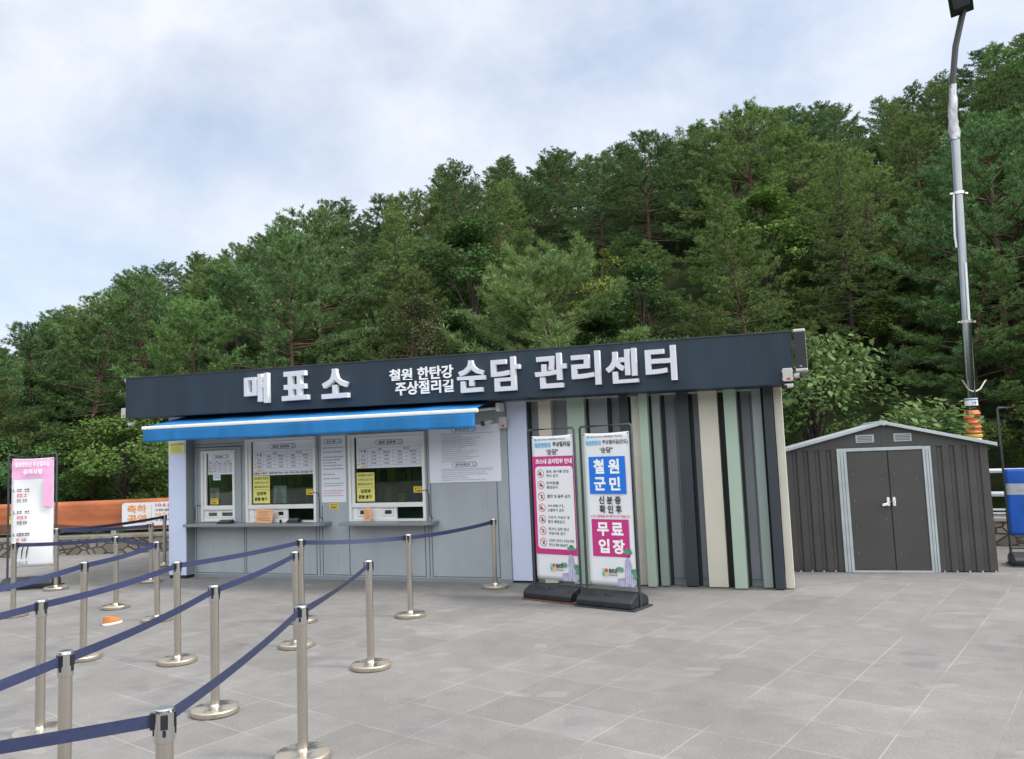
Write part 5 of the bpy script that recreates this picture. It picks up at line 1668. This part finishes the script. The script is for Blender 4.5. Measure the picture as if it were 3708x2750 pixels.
# ------------------------------------------------------------------ barrier posts and belts
POST_H = .92
def make_post():
    b_ = MB(); b_.lathe([(0, 0), (.158, 0), (.168, .006), (.17, .014), (.17, .036), (.166, .042), (.158, .045), (.03, .052), (0, .052)], 48)
    p_ = MB(); p_.lathe([(.040, .046), (.034, .062), (.0315, .068), (.0315, .80)], 28)
    c_ = MB(); c_.lathe([(.0315, .795), (.036, .797), (.0375, .803), (.0375, .905), (.0355, .914), (.030, .918), (0, .918)], 28)
    slots_ = []
    for k in range(4):
        sl_ = MB(); slots_.append(sl_)
        a = math.pi / 2 * k
        m4 = Matrix.Rotation(a, 3, 'Z')
        for q in ((.036, .0415, -.013, .013, .848, .900),):
            vs = [m4 @ Vector(v_) for v_ in [(q[0], q[2], q[4]), (q[1], q[2], q[4]), (q[1], q[3], q[4]), (q[0], q[3], q[4]), (q[0], q[2], q[5]), (q[1], q[2], q[5]), (q[1], q[3], q[5]), (q[0], q[3], q[5])]]
            sl_.hexa(vs)
        vs = [m4 @ Vector(v_) for v_ in [(.036, -.006, .822), (.041, -.006, .822), (.041, .006, .822), (.036, .006, .822), (.036, -.006, .845), (.041, -.006, .845), (.041, .006, .845), (.036, .006, .845)]]
        sl_.hexa(vs)
    return b_, p_, c_, slots_
_pm = None
GP = 'steel queue barrier posts with blue belts'
def post(x, y, label, rot=0.0):
    global _pm
    t = thing('barrier_post', label, 'barrier post', (x, y, 0), rot, GP)
    if _pm is None:
        b_, p_, c_, sl_ = make_post()
        ob = b_.build('base', 'steel_base', t); op = p_.build('pole', 'steel', t); oc = c_.build('head', 'steel_cap', t); os_ = [q.build('belt_slot', 'black_plastic', oc).data for q in sl_]
        _pm = (ob.data, op.data, oc.data, os_)
    else:
        for nm, me in zip(('base', 'pole', 'head'), _pm[:3]):
            o = bpy.data.objects.new(nm, me); COL.objects.link(o); o.parent = t
            if nm == 'head': oc = o
        for me in _pm[3]:
            o = bpy.data.objects.new('belt_slot', me); COL.objects.link(o); o.parent = oc
    return t
PO = {'A': (-1.341, 3.078, 'nearest barrier post, cut off by the bottom edge of the photo'),
      'B': (-1.363, 5.063, 'barrier post in the front row with its whole disc at the bottom edge'),
      'G': (-1.314, 7.106, 'barrier post standing alone in front of the right ticket window'),
      'H': (-1.248, 9.242, 'thin looking barrier post near the right ticket window, its top meeting the belt'),
      'I': (-.332, 10.905, 'farthest right barrier post, beside the blue pillar'),
      'K': (-2.268, 4.076, 'second nearest barrier post at the lower left, its foot out of the photo'),
      'C': (-2.258, 6.033, 'barrier post with a dusty brown disc in the second row'),
      'E': (-2.197, 8.004, 'nearer one of the two barrier posts that overlap under the middle window'),
      'F': (-2.456, 9.186, 'farther one of the two barrier posts that overlap under the middle window'),
      'J': (-3.333, 5.686, 'barrier post at the far left whose disc lies left of the second nearest post'),
      'D': (-3.174, 7.569, 'barrier post in front of the left blue pillar'),
      'N': (-4.201, 7.859, 'barrier post half hidden behind the long belt at the left'),
      'O': (-4.263, 9.595, 'barrier post at the left with two belts meeting at its head'),
      'R': (-5.215, 10.54, 'barrier post behind the small orange shoe'),
      'M': (-6.367, 10.261, 'leftmost barrier post, in front of the pink headed banner'),
      'P': (-5.748, 12.72, 'far barrier post in front of the stone wall'),
      'Q': (-6.375, 14.648, 'farthest barrier post, close to the stone wall and the pillar'),
      'T': (-7.02, 12.35, 'far barrier post beside the pink headed banner')}
OFF = {'a': (-3.2, 2.33), 'k': (-2.6, 2.1), 'j': (-3.94, 3.78), 's': (-4.33, 5.9)}
DIRS = {}
posts = {}
BELTS = [('A', 'a'), ('A', 'B'), ('B', 'G'), ('K', 'k'), ('K', 'C'), ('C', 'E'), ('J', 'j'), ('J', 'D'), ('D', 'F'), ('F', 'H'), ('H', 'I'), ('N', 's'), ('N', 'O'), ('R', 'O'), ('R', 'M'), ('T', 'Q'), ('T', 'P')]
XY = {k: v[:2] for k, v in PO.items()}; XY.update(OFF)
rot = {}
for a, b in BELTS:
    d = (XY[b][0] - XY[a][0], XY[b][1] - XY[a][1])
    rot.setdefault(a, math.atan2(d[1], d[0])); rot.setdefault(b, math.atan2(-d[1], -d[0]))
for k, v in PO.items():
    posts[k] = post(v[0], v[1], v[2], rot.get(k, 0))
    posts[k].rotation_euler[0] = R(random.uniform(-.35, .35))
for k, v in OFF.items():
    posts[k] = post(v[0], v[1], 'barrier post just outside the left edge of the photo', rot.get(k, 0))
for a, b in BELTS:
    pa, pb = Vector((*XY[a], 0)), Vector((*XY[b], 0))
    d = (pb - pa); Ln = d.length; d.normalize(); n_ = Vector((-d.y, d.x, 0))
    m = MB(); nseg = 24; vs = []
    sag = .010 + .006 * Ln * random.uniform(.3, 1.2)
    tw = random.uniform(-.014, .014)
    for i in range(nseg + 1):
        t_ = i / nseg
        p_ = pa + d * (.040 + (Ln - .08) * t_)
        zc = .875 - sag * 4 * t_ * (1 - t_)
        ry = tw * math.sin(math.pi * t_)
        for z_, s_ in ((.0235, -1), (.0235, 1), (-.0235, 1), (-.0235, -1)):
            vs.append(p_ + n_ * (s_ * .0011 + ry * (1 if z_ > 0 else -1)) + Vector((0, 0, zc + z_)))
    for i in range(nseg):
        for k in range(4):
            m.f.append(tuple(q + 0 for q in (i * 4 + k, i * 4 + (k + 1) % 4, (i + 1) * 4 + (k + 1) % 4, (i + 1) * 4 + k))); m.m.append(0); m.sm.append(False)
    m.f += [(3, 2, 1, 0), tuple(nseg * 4 + q for q in (0, 1, 2, 3))]; m.m += [0, 0]; m.sm += [False, False]
    inv = Matrix.Rotation(-rot[a], 4, 'Z') @ Matrix.Translation(-pa)
    m.v = [tuple(inv @ Vector(v_)) for v_ in vs]
    bo = m.build('belt', 'belt', posts[a])
    # black clip at the far end and cassette tongue at the near end
    c_ = MB()
    for e, q0, q1 in ((pb, Ln - .062, Ln - .036), (pa, .036, .050)):
        vs = []
        for z_ in (.845, .903):
            for l_, s_ in ((q0, -1), (q1, -1), (q1, 1), (q0, 1)):
                vs.append(inv @ (pa + d * l_ + n_ * (s_ * .010) + Vector((0, 0, z_))))
        c_.hexa(vs)
    c_.build('belt_clip', 'black_plastic', bo)

# the lost shoe
s_ = thing('shoe', 'small orange and white shoe on the paving between the barrier posts', 'shoe', (-4.74, 9.50, 0), R(55))
s_.scale = (.9, .9, .9)
def ring(z, L0, L1, w_, n=18):
    c = (L0 + L1) / 2; a = (L1 - L0) / 2
    return [(c + a * math.cos(2 * math.pi * k / n), w_ * math.sin(2 * math.pi * k / n) * (1 - .18 * math.cos(2 * math.pi * k / n)), z) for k in range(n)]
def loft(rs, name, mt, par, cap=True):
    n = len(rs[0]); m = MB(); vs = [p_ for r_ in rs for p_ in r_]
    m.add(vs, [(i * n + k, i * n + (k + 1) % n, (i + 1) * n + (k + 1) % n, (i + 1) * n + k) for i in range(len(rs) - 1) for k in range(n)], 0, True)
    if cap: m.add(rs[0], [tuple(reversed(range(n)))]); m.add(rs[-1], [tuple(range(n))])
    return m.build(name, mt, par)
loft([ring(.0, -.13, .13, .044), ring(.012, -.135, .135, .048), ring(.028, -.13, .13, .046)], 'sole', 'white_paint', s_)
loft([ring(.028, -.127, .125, .044), ring(.055, -.125, .11, .043), ring(.08, -.12, .04, .038), ring(.105, -.118, -.01, .034)], 'upper', 'shoe_orange', s_)
